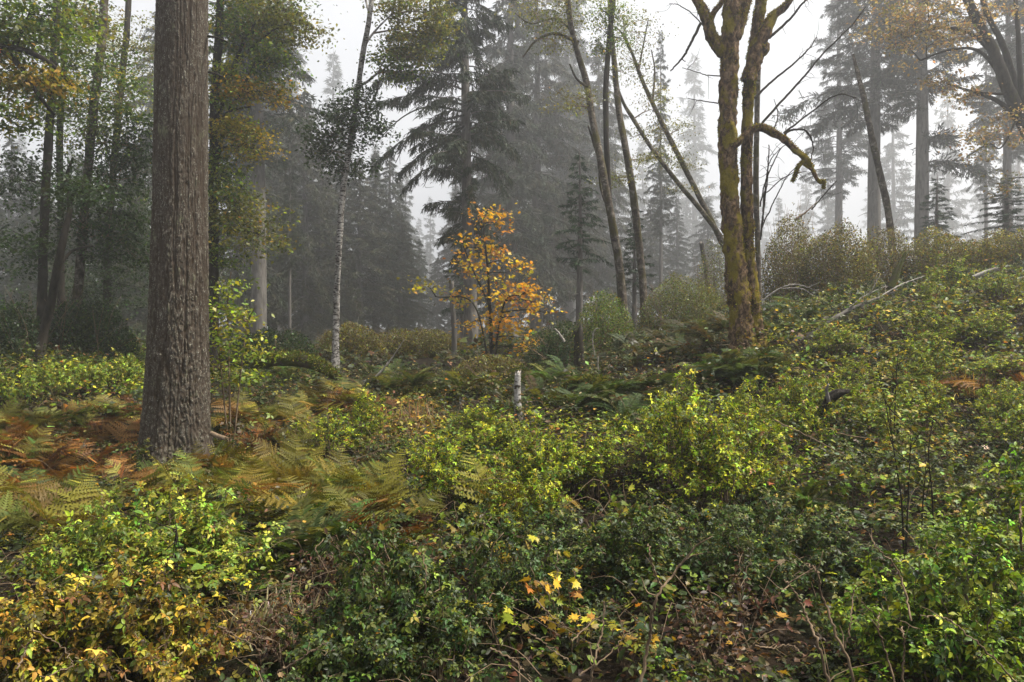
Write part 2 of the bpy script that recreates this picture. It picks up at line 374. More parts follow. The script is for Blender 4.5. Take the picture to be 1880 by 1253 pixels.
# ------------------------------------------------------------------ the thick fir trunk on the left
def big_fir():
    bx, by = (324-CX)/F*12.5, 12.5; bz = gz(bx, by)
    root = thing('fir_tree', (bx, by, bz), 'thick straight fir trunk with deeply furrowed grey-brown bark rising past the top of the frame', 'tree')
    k = 300; zs = np.r_[np.linspace(-.4, 7.6, 800), np.linspace(7.7, 24, 60)]
    TH, Zz = np.meshgrid(np.linspace(0, 2*PI, k, endpoint=False), zs)
    R = np.interp(Zz, [-.4, 0, .35, .9, 2.2, 4.2, 7.6, 24], [.74, .62, .535, .490, .448, .412, .380, .12])
    but = np.clip(1-Zz/1.5, 0, 1)**1.6
    R = R*(1+but*(.09*np.cos(3*TH+.6)+.07*np.cos(5*TH+2)+.04*np.cos(8*TH)))
    U = TH/(2*PI)*58; Vv = Zz/.13; seedx = 58; wz = np.clip(1.15-Zz/9, .55, 1.1)
    U = U+3.2*(fbm(np.cos(TH)*3, np.sin(TH)*3, Zz*2.6, 3)-.5); Vv = Vv+3.4*(fbm(np.cos(TH)*5+9, np.sin(TH)*5, Zz*3, 4)-.5)
    iu, iv = np.floor(U), np.floor(Vv); f1 = np.full(U.shape, 9.); f2 = np.full(U.shape, 9.); cid = np.zeros(U.shape)
    for du in (-1, 0, 1):
        for dv in (-1, 0, 1):
            cu, cv = iu+du, iv+dv; cm = np.mod(cu, seedx)
            px = cu+.5+.85*(_hash(cm, cv, cv*0, 21)-.5); py = cv+.5+.9*(_hash(cm, cv, cv*0, 22)-.5)
            dd = np.hypot(U-px, (Vv-py)*.8); h = _hash(cm, cv, cv*0, 23)
            nw = dd < f1; f2 = np.where(nw, f1, np.minimum(f2, dd)); cid = np.where(nw, h, cid); f1 = np.where(nw, dd, f1)
    e = np.clip((f2-f1+.5*(fbm(np.cos(TH)*14, np.sin(TH)*14, Zz*9, 44)-.5))/.5, 0, 1); plate = e*e*(3-2*e)
    furrow = np.clip(abs(fbm(np.cos(TH)*4.6, np.sin(TH)*4.6, Zz*.42, 31)-.5)/.05, 0, 1)
    fine = fbm(np.cos(TH)*22, np.sin(TH)*22, Zz*12, 41)
    plate = plate*(.35+.65*furrow)
    fade = np.clip((9-Zz)/2, .3, 1)
    disp = wz*(.013*plate+.013*(cid-.5)*plate+.034*(fine-.5)+.026*furrow-.038+.03*(fbm(np.cos(TH)*1.5, np.sin(TH)*1.5, Zz*.8, 51)-.5))*fade
    R = R+disp
    cxs = np.interp(Zz, [-.4, 0, 3, 9, 24], [-.02, 0, .045, .11, .3])
    V = np.stack([cxs+R*np.cos(TH), R*np.sin(TH), Zz], -1)
    n = len(zs); i = np.arange(n-1)[:, None]*k; j = np.arange(k)[None]; j2 = (j+1) % k
    Q = np.stack([i+j, i+j2, i+k+j2, i+k+j], -1).reshape(-1, 4)
    c = np.clip((.25+.75*plate)*(.3+.7*furrow)*(.55+.9*fine)*(.75+.5*cid), 0, 1).reshape(-1, 1)*np.ones((1, 3))
    mb = MB(); mb.add(V, Q, c); mb.build('trunk', M['fir_bark'], root)
    # dead stubs on the right side, and the crown far above the frame
    for (px, py, ex, ey, r) in [(382, 67, 418, 78, .022), (383, 133, 412, 144, .02)]:
        a = at(px, py, 12.5)-[bx, by, bz]; b = at(ex, ey, 12.3)-[bx, by, bz]
        s = MB(); s.add(*tube(smooth_path([a, (a+b)/2+[0, 0, .02], b], 8), np.linspace(r, r*.4, 8), 6)); s.build('dead_stub', M['dark_bark'], root)
    cr, br = conifer_parts(5, 24, 12.5, 3.4, 90, .35, N_DARK, dens=5, blade=(.5, .10), per=4)
    build2('crown', [(cr, M['needle']), (br, M['dark_bark'])], root)

# ------------------------------------------------------------------ conifers
def conifer_parts(seed, H, c0, Lmax, nb, droop, pal, dens=10, blade=(.22, .042), per=5, up=.25, hang=.35, prof=None, hmax=None, tw=.55, x0=None, sub=1.0):
    r = np.random.default_rng(seed); crown, limbs = MB(), MB()
    hmax = hmax or H*.985
    TP, TD, TL = [], [], []
    for i in range(nb):
        h = c0+(hmax-c0)*((i+r.random())/nb); az = i*2.39996+r.normal(0, .8); t = (h-c0)/(H-c0)
        L = prof(h, az, r) if prof else Lmax*(1-t)**.75*r.uniform(.38, 1.12)*(r.random() > .14)*min(1, .45+t*4)
        if L <= .12: continue
        s = np.linspace(0, 1, 8); dr = droop*r.uniform(.35, 1.6); u = up*r.uniform(.1, 1.5)*(1+.8*t)
        wob = r.normal(0, .05, 2)
        rr = L*s; zz = h+L*(u*s-dr*s*s); side = L*(wob[0]*s*s*3)
        ca, sa = math.cos(az), math.sin(az); x00 = 0 if x0 is None else x0(h)
        P = np.stack([x00+rr*ca-side*sa, rr*sa+side*ca, zz], -1)
        limbs.add(*tube(P, np.linspace(.011*L+.012, .004, 8), 4))
        K = max(4, int(L*dens*sub)); sk = r.uniform(.10, 1, K)**.85
        idx = sk*7; ii = np.minimum(idx.astype(int), 6); f = (idx-ii)[:, None]
        p = P[ii]*(1-f)+P[ii+1]*f; tg = norm(P[ii+1]-P[ii])
        lat = np.array([-sa, ca, 0.]); sg = r.choice([-1, 1], K)[:, None]
        d = norm(tg*r.uniform(.35, .95, (K, 1))+lat*sg*r.uniform(.25, 1.0, (K, 1))+np.array([0, 0, -1.])*hang*r.uniform(.1, 1.5, (K, 1)))
        TP.append(p); TD.append(d); TL.append(tw*min(1.0, .35+L/2.5)*(1.15-.65*sk)*r.uniform(.55, 1.3, K))
    TP, TD, TL = np.concatenate(TP), np.concatenate(TD), np.concatenate(TL); K = len(TP)
    B = per; q = ((np.arange(B)+r.random((K, B)))/B)[..., None]
    base = TP[:, None]+TD[:, None]*TL[:, None, None]*q*.9
    bd = norm(TD[:, None]*.75+r.normal(0, .42, (K, B, 3))+np.array([0, 0, -.22*hang]))
    bl = blade[0]*r.uniform(.6, 1.35, (K, B))*(1.1-.35*q[..., 0]); bw = blade[1]*r.uniform(.6, 1.3, (K, B))
    sd = norm(np.cross(bd, rand_dirs(K*B, r).reshape(K, B, 3)))
    a = base-sd*bw[..., None]*.5; b = base+sd*bw[..., None]*.5; c = base+bd*bl[..., None]
    V = np.stack([a, b, c], 2).reshape(-1, 3); T = np.arange(len(V)).reshape(-1, 3)
    col = np.repeat(pick(pal, K, r, .2), B*3, axis=0)
    crown.add(V, T, col); return crown, limbs
def conifer(seed, H, r0, c0, Lmax, nb, droop, pal, bark, dead=0, x0=None, **kw):
    """one conifer at the world's origin: an Empty with trunk, limbs and crown; copies of it stand elsewhere"""
    r = np.random.default_rng(seed+99)
    root = thing('conifer', (0, 0, 0), 'x', 'tree')
    z = np.linspace(-.5, H, 30); P = np.stack([.04*np.sin(z*.35+seed)*np.clip(z/5, 0, 1), .03*np.cos(z*.3), z], -1)
    if x0: P[:, 0] += [x0(v) for v in z]
    lum = lambda th, p: 1+.10*(fbm(np.cos(th)*2+seed, np.sin(th)*2, p[:, 2:3]*1.4, 7)-.5)
    R = r0*np.clip(1-z/H, 0.01, 1)**.8*(1+.5*np.clip(1-(z+.3)/.9, 0, 1)**2)
    t = MB(); t.add(*tube(P, R, 12, lump=lum)); t.build('trunk', bark, root)
    cr, br = conifer_parts(seed, H, c0, Lmax, nb, droop, pal, x0=x0, **kw)
    for i in range(dead):
        h = c0*r.uniform(.45, 1.1); az = r.uniform(0, 2*PI); L = r.uniform(.3, 1.0)
        s = np.linspace(0, 1, 6)[:, None]
        p = np.array([0 if x0 is None else x0(h), 0, h])+np.array([math.cos(az), math.sin(az), .1])*L*s+np.array([0, 0, -.35*L])*s*s
        br.add(*tube(p, np.linspace(.02, .005, 6), 4))
    build2('crown', [(cr, M['needle']), (br, bark)], root)
    return root

# ------------------------------------------------------------------ leafy trees whose stems follow the photo
def leafy_tree(name, label, d, trunks, blobs, bark, pal, cat='tree', group=None, leaf=.095, seed=1, spread=1.0, twigs=True, limbs=(), lump=.16, k=10, flat=.36, dense=1.9, tw=.84, bs=1.0, dk=None, shape=None):
    """trunks: lists of (px, py, width in px) from the foot up; blobs: (px, py, rx, ry, leaves[, palette]) masses of foliage"""
    r = np.random.default_rng(seed)
    x0, y0 = (trunks[0][0][0]-CX)/F*d, d; z0 = gz(x0, y0); O = np.array([x0, y0, z0])
    root = thing(name, O, label, cat, group)
    paths = []
    for n, tr in enumerate(trunks):
        dd = d+r.normal(0, .12)*(n > 0)
        P = np.array([at(p[0], p[1], dd+.25*math.sin(i*1.3+n)*(i > 0)) for i, p in enumerate(tr)])
        W = np.array([p[2]/F*d/2 for p in tr])*tw
        if P[0, 2] < z0+1.6: P[0, 2] = min(P[0, 2], z0-.25)
        m = 16*len(P); S = smooth_path(P, m); Rr = np.interp(np.linspace(0, 1, m), np.linspace(0, 1, len(W)), W)
        Rr = Rr*(1+.35*np.clip(1-(S[:, 2]-z0)/.5, 0, 1)**2)
        lf = (lambda th, p: 1+lump*2*(fbm(np.cos(th)*1.6+seed, np.sin(th)*1.6, p[:, 2:3]*2.2, seed)-.5))
        mb = MB(); mb.add(*tube(S, Rr, k, lump=lf)); mb.build('trunk', bark, root, O); paths.append((S, Rr))
    for lb in limbs:
        P = np.array([at(p[0], p[1], d+.3*math.sin(i*1.7+n)) for i, p in enumerate(lb)]); W = np.array([p[2]/F*d/2 for p in lb])
        m = 8*len(P); mb = MB(); Sx = smooth_path(P, m)
        Sx = Sx+.012*np.stack([np.zeros(m), np.zeros(m), np.cumsum(r.normal(0, 1, m))*.5], -1)*np.linspace(0, 1, m)[:, None]
        mb.add(*tube(Sx, np.interp(np.linspace(0, 1, m), np.linspace(0, 1, len(W)), W), 7)); mb.build('limb', bark, root, O)
        paths.append((Sx, None))
    allP = np.vstack([p[0] for p in paths])
    cr, br = MB(), MB()
    for bl in blobs:
        px, py, rx, ry, n = bl[:5]; bp = bl[5] if len(bl) > 5 else pal
        c = at(px, py, d); rx, ry = bs*rx/F*d, bs*ry/F*d; n = int(n*dense); ryd = min(max(rx*.9, ry*.5), 2.2)*spread
        ns = max(3, n//38)
        u = rand_dirs(ns, r)*(r.random((ns, 1))**.42)
        C = c+np.where(r.random((ns, 1)) < .6, u, r.normal(0, .62, (ns, 3)))*np.array([rx, ryd, ry])
        j = np.argmin(((allP-c)**2).sum(1)+np.where(allP[:, 2] > c[2]+.2*ry, 3., 0)); a = allP[j]
        if twigs:
            mid = (a+c)/2+[0, 0, .12*np.linalg.norm(c-a)*.5]
            B = smooth_path([a, mid, c], 9)
            br.add(*tube(B, np.linspace(.014+.012*np.linalg.norm(c-a)**.5, .007, 9), 5))
            for q in C[::2]:
                s = B[int(r.integers(4, 9))]; m = (s+q)/2+r.normal(0, .08, 3)*np.linalg.norm(q-s)
                br.add(*tube(smooth_path([s, m, q], 6), np.linspace(.008, .0035, 6), 4))
        per = n//ns+1
        sg = .16+.10*min(rx, 1.5)
        pos = np.repeat(C, per, 0)+r.normal(size=(ns*per, 3))*np.array([sg, sg, sg*flat])
        N = len(pos); ax = rand_dirs(N, r); ax[:, 2] = ax[:, 2]*.45-.35; nr = rand_dirs(N, r)*.75+[0, 0, 1.]
        cc = np.repeat(pick(bp, ns, r, .18), per, 0)*np.exp(r.normal(0, .2, (N, 1)))
        cc = np.where(r.random((N, 1)) < .35, pick(bp, N, r), cc)
        scatter(cr, shape or LEAF4, pos, ax, nr, leaf*r.uniform(.6, 1.3, N), cc, r.uniform(.8, 1.3, N))
    if cr.n: build2('crown', [(cr, M['leaf']), (br, M['twig'] if bark is not M['dark_bark'] else bark)], root, O)
    return root

big_fir()
D = 'tree'
# --- the dark stand on the left
leafy_tree('alder_tree', 'leftmost thin dark trunk running straight up behind the ferns', 20,
    [[(76,640,24),(78,520,19),(84,350,18),(95,170,17),(106,0,15),(114,-140,11)]],
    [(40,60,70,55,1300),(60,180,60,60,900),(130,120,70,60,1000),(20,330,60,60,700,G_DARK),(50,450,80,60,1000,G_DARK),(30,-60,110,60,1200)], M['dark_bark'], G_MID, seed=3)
leafy_tree('alder_tree', 'slim straight dark trunk close beside the leftmost trunk', 22.5,
    [[(112,640,18),(112,420,14),(110,250,14),(118,90,12),(122,-120,8)]],
    [(140,200,60,70,1000),(120,330,70,60,900,G_DARK),(130,30,70,50,900,G_OLIVE)], M['dark_bark'], G_MID, seed=4)
leafy_tree('vine_maple', 'crooked mossy trunk leaning right in front of the dark left stand', 17,
    [[(68,682,24),(78,620,20),(95,555,18),(106,490,17),(118,430,14),(128,380,11),(122,330,8),(134,290,5)],[(106,488,10),(135,460,6),(170,452,4)]],
    [(150,350,60,40,400,G_DARK)], M['dark_bark'], G_MID, seed=5, lump=.3)
leafy_tree('alder_tree', 'leaning trunk with a whitish upper part left of the thick fir', 21,
    [[(130,660,24),(146,500,20),(160,330,19),(174,180,18),(188,60,18),(198,-130,13)]],
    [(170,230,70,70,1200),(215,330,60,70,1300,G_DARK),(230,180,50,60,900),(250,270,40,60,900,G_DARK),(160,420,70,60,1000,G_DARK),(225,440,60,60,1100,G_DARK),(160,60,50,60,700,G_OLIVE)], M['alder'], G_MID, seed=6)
leafy_tree('alder_tree', 'thin dim trunk just left of the thick fir, half hidden by leaves', 26,
    [[(195,640,18),(198,480,16),(207,330,15),(222,160,14),(234,40,13),(240,-120,9)]],
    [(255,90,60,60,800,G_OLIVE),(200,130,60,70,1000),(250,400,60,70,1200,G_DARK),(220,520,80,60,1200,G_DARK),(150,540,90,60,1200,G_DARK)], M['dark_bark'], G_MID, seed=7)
leafy_tree('bigleaf_maple', 'spreading maple beyond the left edge sending dark boughs with yellowing leaves into the picture', 15.5,
    [[(-95,700,46),(-100,400,38),(-110,150,34),(-90,-60,26)]],
    [(20,130,70,45,520,[(2,(.30,.20,.03)),(2,(.11,.13,.02))]),(90,150,50,30,300,[(2,(.30,.20,.03)),(2,(.11,.13,.02))]),(30,50,70,40,500),(60,10,90,40,500),(-60,90,80,90,700),(40,215,60,30,260)], M['dark_bark'], G_MID, seed=8, leaf=.11,
    limbs=[[(-105,180,20),(-30,90,14),(40,92,11),(95,118,8),(135,160,5)],[(-100,240,18),(-20,95,13),(35,120,10),(70,175,7),(100,215,4)]])
leafy_tree('bigleaf_maple', 'broad leafy maple standing behind the right side of the thick fir', 20,
    [[(392,660,24),(392,430,22),(394,200,20),(402,60,18),(410,-140,12)]],
    [(440,60,60,50,1300),(500,40,60,45,1100,G_OLIVE),(555,60,40,30,420,G_OLIVE),(420,150,50,50,900,G_YEL),(470,170,50,30,700,[(3,(.40,.26,.03)),(2,(.14,.16,.025))]),
     (500,120,50,40,700),(430,240,45,45,800,[(3,(.36,.30,.04)),(2,(.16,.19,.03))]),(455,270,40,30,450,[(3,(.40,.28,.03)),(2,(.16,.18,.03))]),(410,330,40,50,800),(440,390,60,50,900,G_OLIVE),(480,430,50,40,500,G_OLIVE),(400,460,30,60,500),(470,-30,120,50,1500)],
    M['dark_bark'], G_MID, seed=9, limbs=[[(393,250,10),(415,170,8),(440,95,6),(470,40,4)],[(394,330,8),(415,220,7),(440,170,5),(470,110,4)],[(393,240,7),(420,205,5),(460,195,3)],[(400,150,9),(440,110,6),(500,60,4),(560,40,2)]])
leafy_tree('sapling', 'bright yellow-green sapling beside the right flank of the thick fir', 13.2,
    [[(424,720,5),(420,640,4),(418,560,3),(424,500,2)],[(424,715,4),(450,620,3),(470,560,2)],[(424,715,4),(402,640,3),(396,560,2)]],
    [(425,525,32,22,150,G_YEL),(410,570,30,25,210,G_YEL),(450,590,30,22,180,G_YEL),(415,620,32,25,230,G_YEL),(455,640,35,25,200,G_YEL),(410,670,32,22,200,G_YEL),(440,690,40,22,200,G_YEL)], M['twig'], G_YEL, cat='sapling', seed=10, leaf=.085, lump=.05, k=5, dense=.95)
# --- alders, gold maple and leaning stems in the middle
leafy_tree('birch_tree', 'slender whitish birch with a tuft of dark leaves halfway up its trunk', 22,
    [[(615,676,18),(617,600,15),(619,520,14),(623,440,14),(631,340,13),(643,265,13),(655,180,12),(666,100,12),(677,40,11),(684,-20,10),(690,-140,6)]],
    [(620,215,38,34,420,G_DARK),(600,250,35,30,420,G_DARK),(640,235,45,40,520,G_DARK),(670,200,35,30,330,G_DARK),(690,240,22,26,200,G_DARK),(625,290,45,30,420,G_DARK),(655,170,30,20,170,G_DARK),(625,318,34,14,150,G_DARK),(585,278,22,18,120,G_DARK),
     (740,40,40,40,520,G_OLIVE),(715,95,35,30,420),(760,100,40,35,520,G_OLIVE),(790,60,40,40,520,G_OLIVE),(735,135,35,14,260),(800,25,35,40,520,G_OLIVE),(720,10,40,30,400,G_OLIVE)],
    M['birch'], G_MID, seed=12, leaf=.10, limbs=[[(646,165,6),(672,152,5),(694,136,4)],[(672,80,5),(690,55,4),(720,25,2)],[(680,30,5),(672,5,4),(665,-20,3)],[(694,150,4),(690,175,4),(672,205,3)]])
leafy_tree('vine_maple', 'small maple covered in orange-gold leaves in the middle of the clearing', 21.5,
    [[(903,672,12),(902,610,9),(898,550,7),(896,500,5),(890,440,4),(888,400,2)],[(903,610,6),(925,560,4),(960,540,2)],[(899,560,5),(870,500,3),(850,450,2)],[(902,620,5),(870,560,3),(800,545,2)]],
    [(880,420,38,24,150),(915,410,32,20,110),(860,455,34,22,170),(900,465,36,26,200),(935,480,26,26,120),(860,490,30,14,120),(910,500,38,20,170),(935,540,38,26,240),(975,535,32,16,150),
     (890,560,38,24,220),(930,590,40,28,280),(965,585,28,20,160),(950,620,32,20,180),(985,555,22,14,70),(830,545,34,10,190,[(2,(.42,.34,.03)),(2,(.45,.22,.02))]),(785,525,24,12,130,[(3,(.50,.40,.03)),(1,(.3,.3,.04))]),(870,590,34,18,130),(905,635,36,16,110,[(2,(.45,.22,.02)),(2,(.2,.2,.03))]),(965,640,20,10,60),(1010,575,14,8,18),(895,385,20,12,30)],
    M['dark_bark'], GOLD, seed=13, leaf=.095, lump=.1, shape=MAPLE, dense=.62, bs=1.1, flat=.5)
leafy_tree('alder_tree', 'dark leaning alder with a sharp bend, leftmost stem of the middle cluster', 22,
    [[(1148,625,22),(1144,560,19),(1136,480,18),(1122,400,17),(1106,310,16),(1090,230,15),(1076,150,14),(1058,90,13),(1046,30,12),(1036,-100,8)]],
    [(1010,40,45,35,420,G_OLIVE),(1050,20,40,30,360,G_OLIVE),(980,20,40,25,260,G_OLIVE),(1020,75,40,18,180,G_OLIVE),(1060,180,40,12,170,[(2,(.22,.21,.04)),(2,(.12,.13,.03))]),(1040,195,45,10,160,[(2,(.22,.21,.04))])],
    M['alder'], G_OLIVE, seed=14, leaf=.07, limbs=[[(1062,78,7),(1020,62,6),(985,75,4),(960,105,3)],[(1055,60,6),(1020,35,4),(975,45,3),(945,25,2)],[(1112,330,7),(1092,270,5),(1080,230,3)],[(1122,395,6),(1104,350,4),(1098,300,3)],[(1078,160,6),(1058,145,4),(1046,120,3)]])
leafy_tree('alder_tree', 'thin dark upright alder stem crossing the bent alder near its foot', 22.6,
    [[(1141,620,13),(1136,500,13),(1122,410,12),(1115,300,12),(1112,180,12),(1118,80,12),(1126,0,11),(1130,-120,8)]],
    [(1110,60,26,40,360,G_MID),(1105,20,30,24,260,G_MID),(1135,30,22,28,200,G_MID),(1100,90,18,18,140),(1140,70,16,20,110)], M['dark_bark'], G_MID, seed=15, leaf=.07)
leafy_tree('alder_tree', 'mottled alder trunk just left of the pair of leaning stems', 23.2,
    [[(1185,620,18),(1180,520,17),(1170,420,16),(1160,340,16),(1148,270,15),(1136,200,14),(1128,120,12),(1120,20,10),(1118,-120,7)]],
    [(1165,295,40,18,260,G_OLIVE),(1150,330,30,14,150,G_OLIVE),(1120,330,30,12,150,G_OLIVE),(1140,130,30,30,170,G_OLIVE)], M['alder'], G_OLIVE, seed=16, leaf=.065)
leafy_tree('alder_tree', 'lower of the two long stems leaning left from behind the mossy maple', 24,
    [[(1345,500,15),(1325,440,12),(1290,390,11),(1240,330,10),(1195,270,9),(1160,215,9),(1145,190,7),(1130,150,4)]],
    [(1240,345,30,12,110,G_OLIVE),(1215,285,50,16,220,G_OLIVE),(1170,250,40,20,220,G_OLIVE),(1200,200,35,20,150,G_OLIVE)], M['alder'], G_OLIVE, seed=17, leaf=.065, dk=1)
leafy_tree('alder_tree', 'upper of the two long stems leaning left from behind the mossy maple', 24.6,
    [[(1352,500,15),(1318,430,13),(1278,350,12),(1240,275,11),(1210,215,10),(1180,150,9),(1165,110,7),(1145,60,4)]],
    [(1170,60,45,35,300,G_OLIVE),(1160,110,35,30,240,G_OLIVE),(1185,140,25,20,130,G_OLIVE),(1245,240,35,20,240,G_OLIVE),(1260,300,35,12,190,G_OLIVE),(1200,180,30,20,150,G_OLIVE),(1150,40,50,20,200,G_OLIVE)], M['alder'], G_OLIVE, seed=18, leaf=.065,
    limbs=[[(1172,130,5),(1180,90,3),(1190,40,2)],[(1158,95,4),(1140,60,3),(1120,45,2)],[(1198,190,4),(1202,130,3),(1196,90,2)]])
# --- right edge: leaning maples with tan leaves
leafy_tree('bigleaf_maple', 'many-stemmed maple leaning in from the right edge with tan autumn leaves', 24,
    [[(1935,440,34),(1900,290,30),(1878,225,28),(1845,150,25),(1822,90,22),(1795,40,20),(1765,-30,18),(1740,-130,10)],[(1880,230,20),(1862,150,15),(1840,80,13),(1810,20,11),(1790,-60,8)],[(1895,270,18),(1862,215,12),(1830,185,9),(1790,170,7),(1740,155,4)],[(1880,215,15),(1872,120,11),(1868,40,9),(1858,-60,7)]],
    [(1620,40,50,30,420),(1680,30,50,30,500),(1700,75,50,25,420),(1650,75,35,20,250),(1750,60,45,30,450),(1770,180,40,22,330),(1735,150,30,25,250),(1800,250,40,30,380),(1775,290,30,15,130),(1850,210,30,25,260),(1855,260,30,20,200),(1740,30,60,30,450),(1830,30,50,30,350),(1845,330,30,35,200,[(2,(.2,.13,.05)),(2,(.1,.1,.03))]),(1700,-20,90,40,800)],
    M['dark_bark'], TAN, seed=20, leaf=.10, dense=1.15, limbs=[[(1830,105,9),(1780,60,7),(1720,50,5),(1660,65,3)],[(1845,150,9),(1800,95,6),(1750,90,4),(1690,110,3)],[(1860,170,6),(1830,172,5),(1790,165,3)],[(1875,200,5),(1840,270,3),(1815,265,2),(1780,285,2)]])
leafy_tree('alder_tree', 'slim reddish trunk slanting across the front of the grey fir on the right', 24,
    [[(1650,480,17),(1632,400,15),(1618,330,15),(1602,260,14),(1588,190,12),(1576,140,10),(1566,100,5)]], [], M['alder'], G_OLIVE, seed=21)
leafy_tree('alder_tree', 'thin pale stem close behind the right side of the mossy maple', 19.5,
    [[(1396,640,13),(1392,480,12),(1388,340,13),(1390,200,12),(1393,90,12),(1397,0,10),(1402,-120,6)]], [], M['alder'], G_OLIVE, seed=22, k=8)
# ------------------------------------------------------------------ the mossy maple
def mossy_maple():
    d = 15.0; x0 = (1372-CX)/F*d; z0 = gz(x0, d); O = np.array([x0, d, z0]); r = np.random.default_rng(40)
    root = thing('bigleaf_maple', O, 'big double-stemmed maple trunk wrapped in orange-brown bark and green moss', 'tree')
    fuzz = MB()
    def stem(name, pts, k=28, lump=.34, dd=0., moss=1.0, ripple=True):
        P = np.array([at(p[0], p[1], d+dd+(p[3] if len(p) > 3 else 0)) for p in pts]); W = np.array([p[2]/F*d/2 for p in pts])*.9
        L = np.linalg.norm(np.diff(P, axis=0), axis=1).sum(); m = int(max(30, L*34)); S = smooth_path(P, m)
        R = np.interp(np.linspace(0, 1, m), np.linspace(0, 1, len(W)), W)
        sc = 1.0 if R.max() > .1 else .5
        lf = lambda th, p: 1+lump*(.55*(fbm(np.cos(th)*3+p[:, 0:1]*5, np.sin(th)*3, p[:, 2:3]*11, 63, 3)-.5)*2+1.6*(fbm(np.cos(th)*1.4+p[:, 0:1]*2, np.sin(th)*1.4+p[:, 1:2], p[:, 2:3]*4.6, 61, 4)-.5)+.35*np.clip((fbm(np.cos(th)*2.4, np.sin(th)*2.4+5, p[:, 2:3]*7, 66)-.58)*8, 0, 1))
        V, Fs = tube(S, R, k, lump=lf); mb = MB(); mb.add(V, Fs); mb.build(name, M['maple_bark'], root, O)
        # moss fuzz over the upper and outer faces
        cen = np.repeat(S, k, 0); Vv = V[:len(cen)]; nr = norm(Vv-cen)
        g = fbm(Vv[:, 0]*3.2, Vv[:, 1]*3.2, Vv[:, 2]*2.2, 71)
        keep = np.where((g+.24*nr[:, 2]+.05*moss) > .60)[0]
        n = int(len(keep)*2.3*moss)
        if n and len(keep):
            q = r.choice(keep, n); jit = r.normal(0, .011, (n, 3))
            col = pick([(3, (.24, .20, .012)), (2, (.15, .15, .012)), (1.5, (.28, .18, .014)), (1, (.05, .055, .009))], n, r)
            scatter(fuzz, LEAF4, Vv[q]+jit*.8-nr[q]*.008, norm(nr[q]+rand_dirs(n, r)*.8+[0, 0, -.35]), rand_dirs(n, r), r.uniform(.015, .04, n), col, .8)
    stem('trunk', [(1366,650,58),(1361,600,47),(1354,530,42),(1347,450,39),(1340,370,37),(1337,290,36),(1336,200,35),(1339,110,35),(1342,60,37),(1346,0,34),(1350,-80,26)])
    stem('trunk', [(1391,655,44),(1386,600,34),(1378,520,28),(1373,440,25),(1371,360,24),(1371,280,22),(1373,200,22),(1377,140,22),(1384,90,22),(1392,40,23),(1400,-20,22),(1408,-90,15)], dd=.12)
    stem('limb', [(1334,100,30),(1320,84,27),(1306,66,24),(1300,44,21),(1290,18,20),(1274,-10,17),(1262,-60,12)], 20)
    stem('limb', [(1300,50,10),(1312,22,11),(1325,4,9),(1330,-30,6)], 14)
    stem('limb', [(1350,70,24),(1362,30,22),(1372,-10,20),(1376,-70,14)], 20)
    stem('limb', [(1372,150,30),(1386,110,30),(1402,66,25),(1420,30,18),(1440,14,14),(1462,-14,9)], 20, moss=1.5)
    stem('limb', [(1384,95,24),(1400,92,26),(1408,80,16)], 14, .3, moss=2)
    stem('limb', [(1345,270,13),(1362,256,12),(1380,239,13),(1398,235,15),(1418,243,14),(1440,257,13),(1460,276,12),(1478,290,11),(1490,308,8),(1498,326,7),(1507,335,9),(1512,333,6),(1512,346,3)], 18, .6, dd=-.15, moss=2.2)
    stem('limb', [(1480,294,8),(1468,304,8),(1462,318,7),(1455,333,4)], 12, .4, dd=-.15, moss=1.6)
    stem('limb', [(1476,302,6),(1488,311,5),(1494,316,4)], 10, .25, dd=-.15, moss=1.2)
    fuzz.build('moss', M['moss'], root, O, smooth=False)
    tw = MB()
    def twig(pts, w0=3.5, w1=1.2, kids=0, dd=0):
        P = smooth_path([at(p[0], p[1], d+dd+.12*math.sin(i*2.1)) for i, p in enumerate(pts)], 10*len(pts))
        P = P+np.cumsum(r.normal(0, .004, P.shape), 0)
        tw.add(*tube(P, np.linspace(w0, w1, len(P))/F*d/2, 5))
        for i in range(kids):
            j = int(r.integers(len(P)//4, len(P)-2)); dr = norm(P[j+1]-P[j]+r.normal(0, .05, 3)+[0, 0, -.02]); L = r.uniform(.15, .5)
            Q = smooth_path([P[j], P[j]+dr*L*.5+r.normal(0, .03, 3), P[j]+dr*L+r.normal(0, .05, 3)], 8)
            tw.add(*tube(Q, np.linspace(.005, .002, 8), 4))
    twig([(1400,225),(1450,170),(1500,110),(1560,50),(1590,10)], 5, 2, 9)
    twig([(1386,180),(1430,140),(1480,95),(1500,70)], 5, 2, 7)
    twig([(1420,240),(1426,210),(1420,180)], 3, 1, 3); twig([(1436,255),(1450,240),(1475,238),(1490,250),(1496,270),(1490,295)], 5, 2, 5)
    twig([(1440,245),(1490,205),(1540,175),(1575,180)], 4, 1.5, 7); twig([(1412,70),(1440,45),(1470,10),(1490,-10)], 6, 3, 6)
    twig([(1320,140),(1290,138),(1255,128)], 2.5, 1.2, 3); twig([(1318,190),(1290,186),(1262,180)], 2.5, 1.2, 2); twig([(1304,60),(1280,30),(1250,10),(1232,5)], 3, 1.2, 5)
    twig([(1395,380),(1405,330),(1425,280),(1440,262)], 3, 1.5, 4); twig([(1398,420),(1420,370),(1440,330),(1470,300)], 3, 1.2, 4)
    twig([(1400,405),(1404,350),(1412,300),(1432,275)], 3.4, 1.2, 3); twig([(1396,440),(1400,380),(1406,320),(1410,262)], 4, 2, 4); twig([(1400,360),(1440,325),(1475,318)], 2.4, 1.2, 3)
    twig([(1490,385),(1510,362),(1535,335)], 3, 1.5, 2)
    tw.build('twigs', M['dark_bark'], root, O)
mossy_maple()
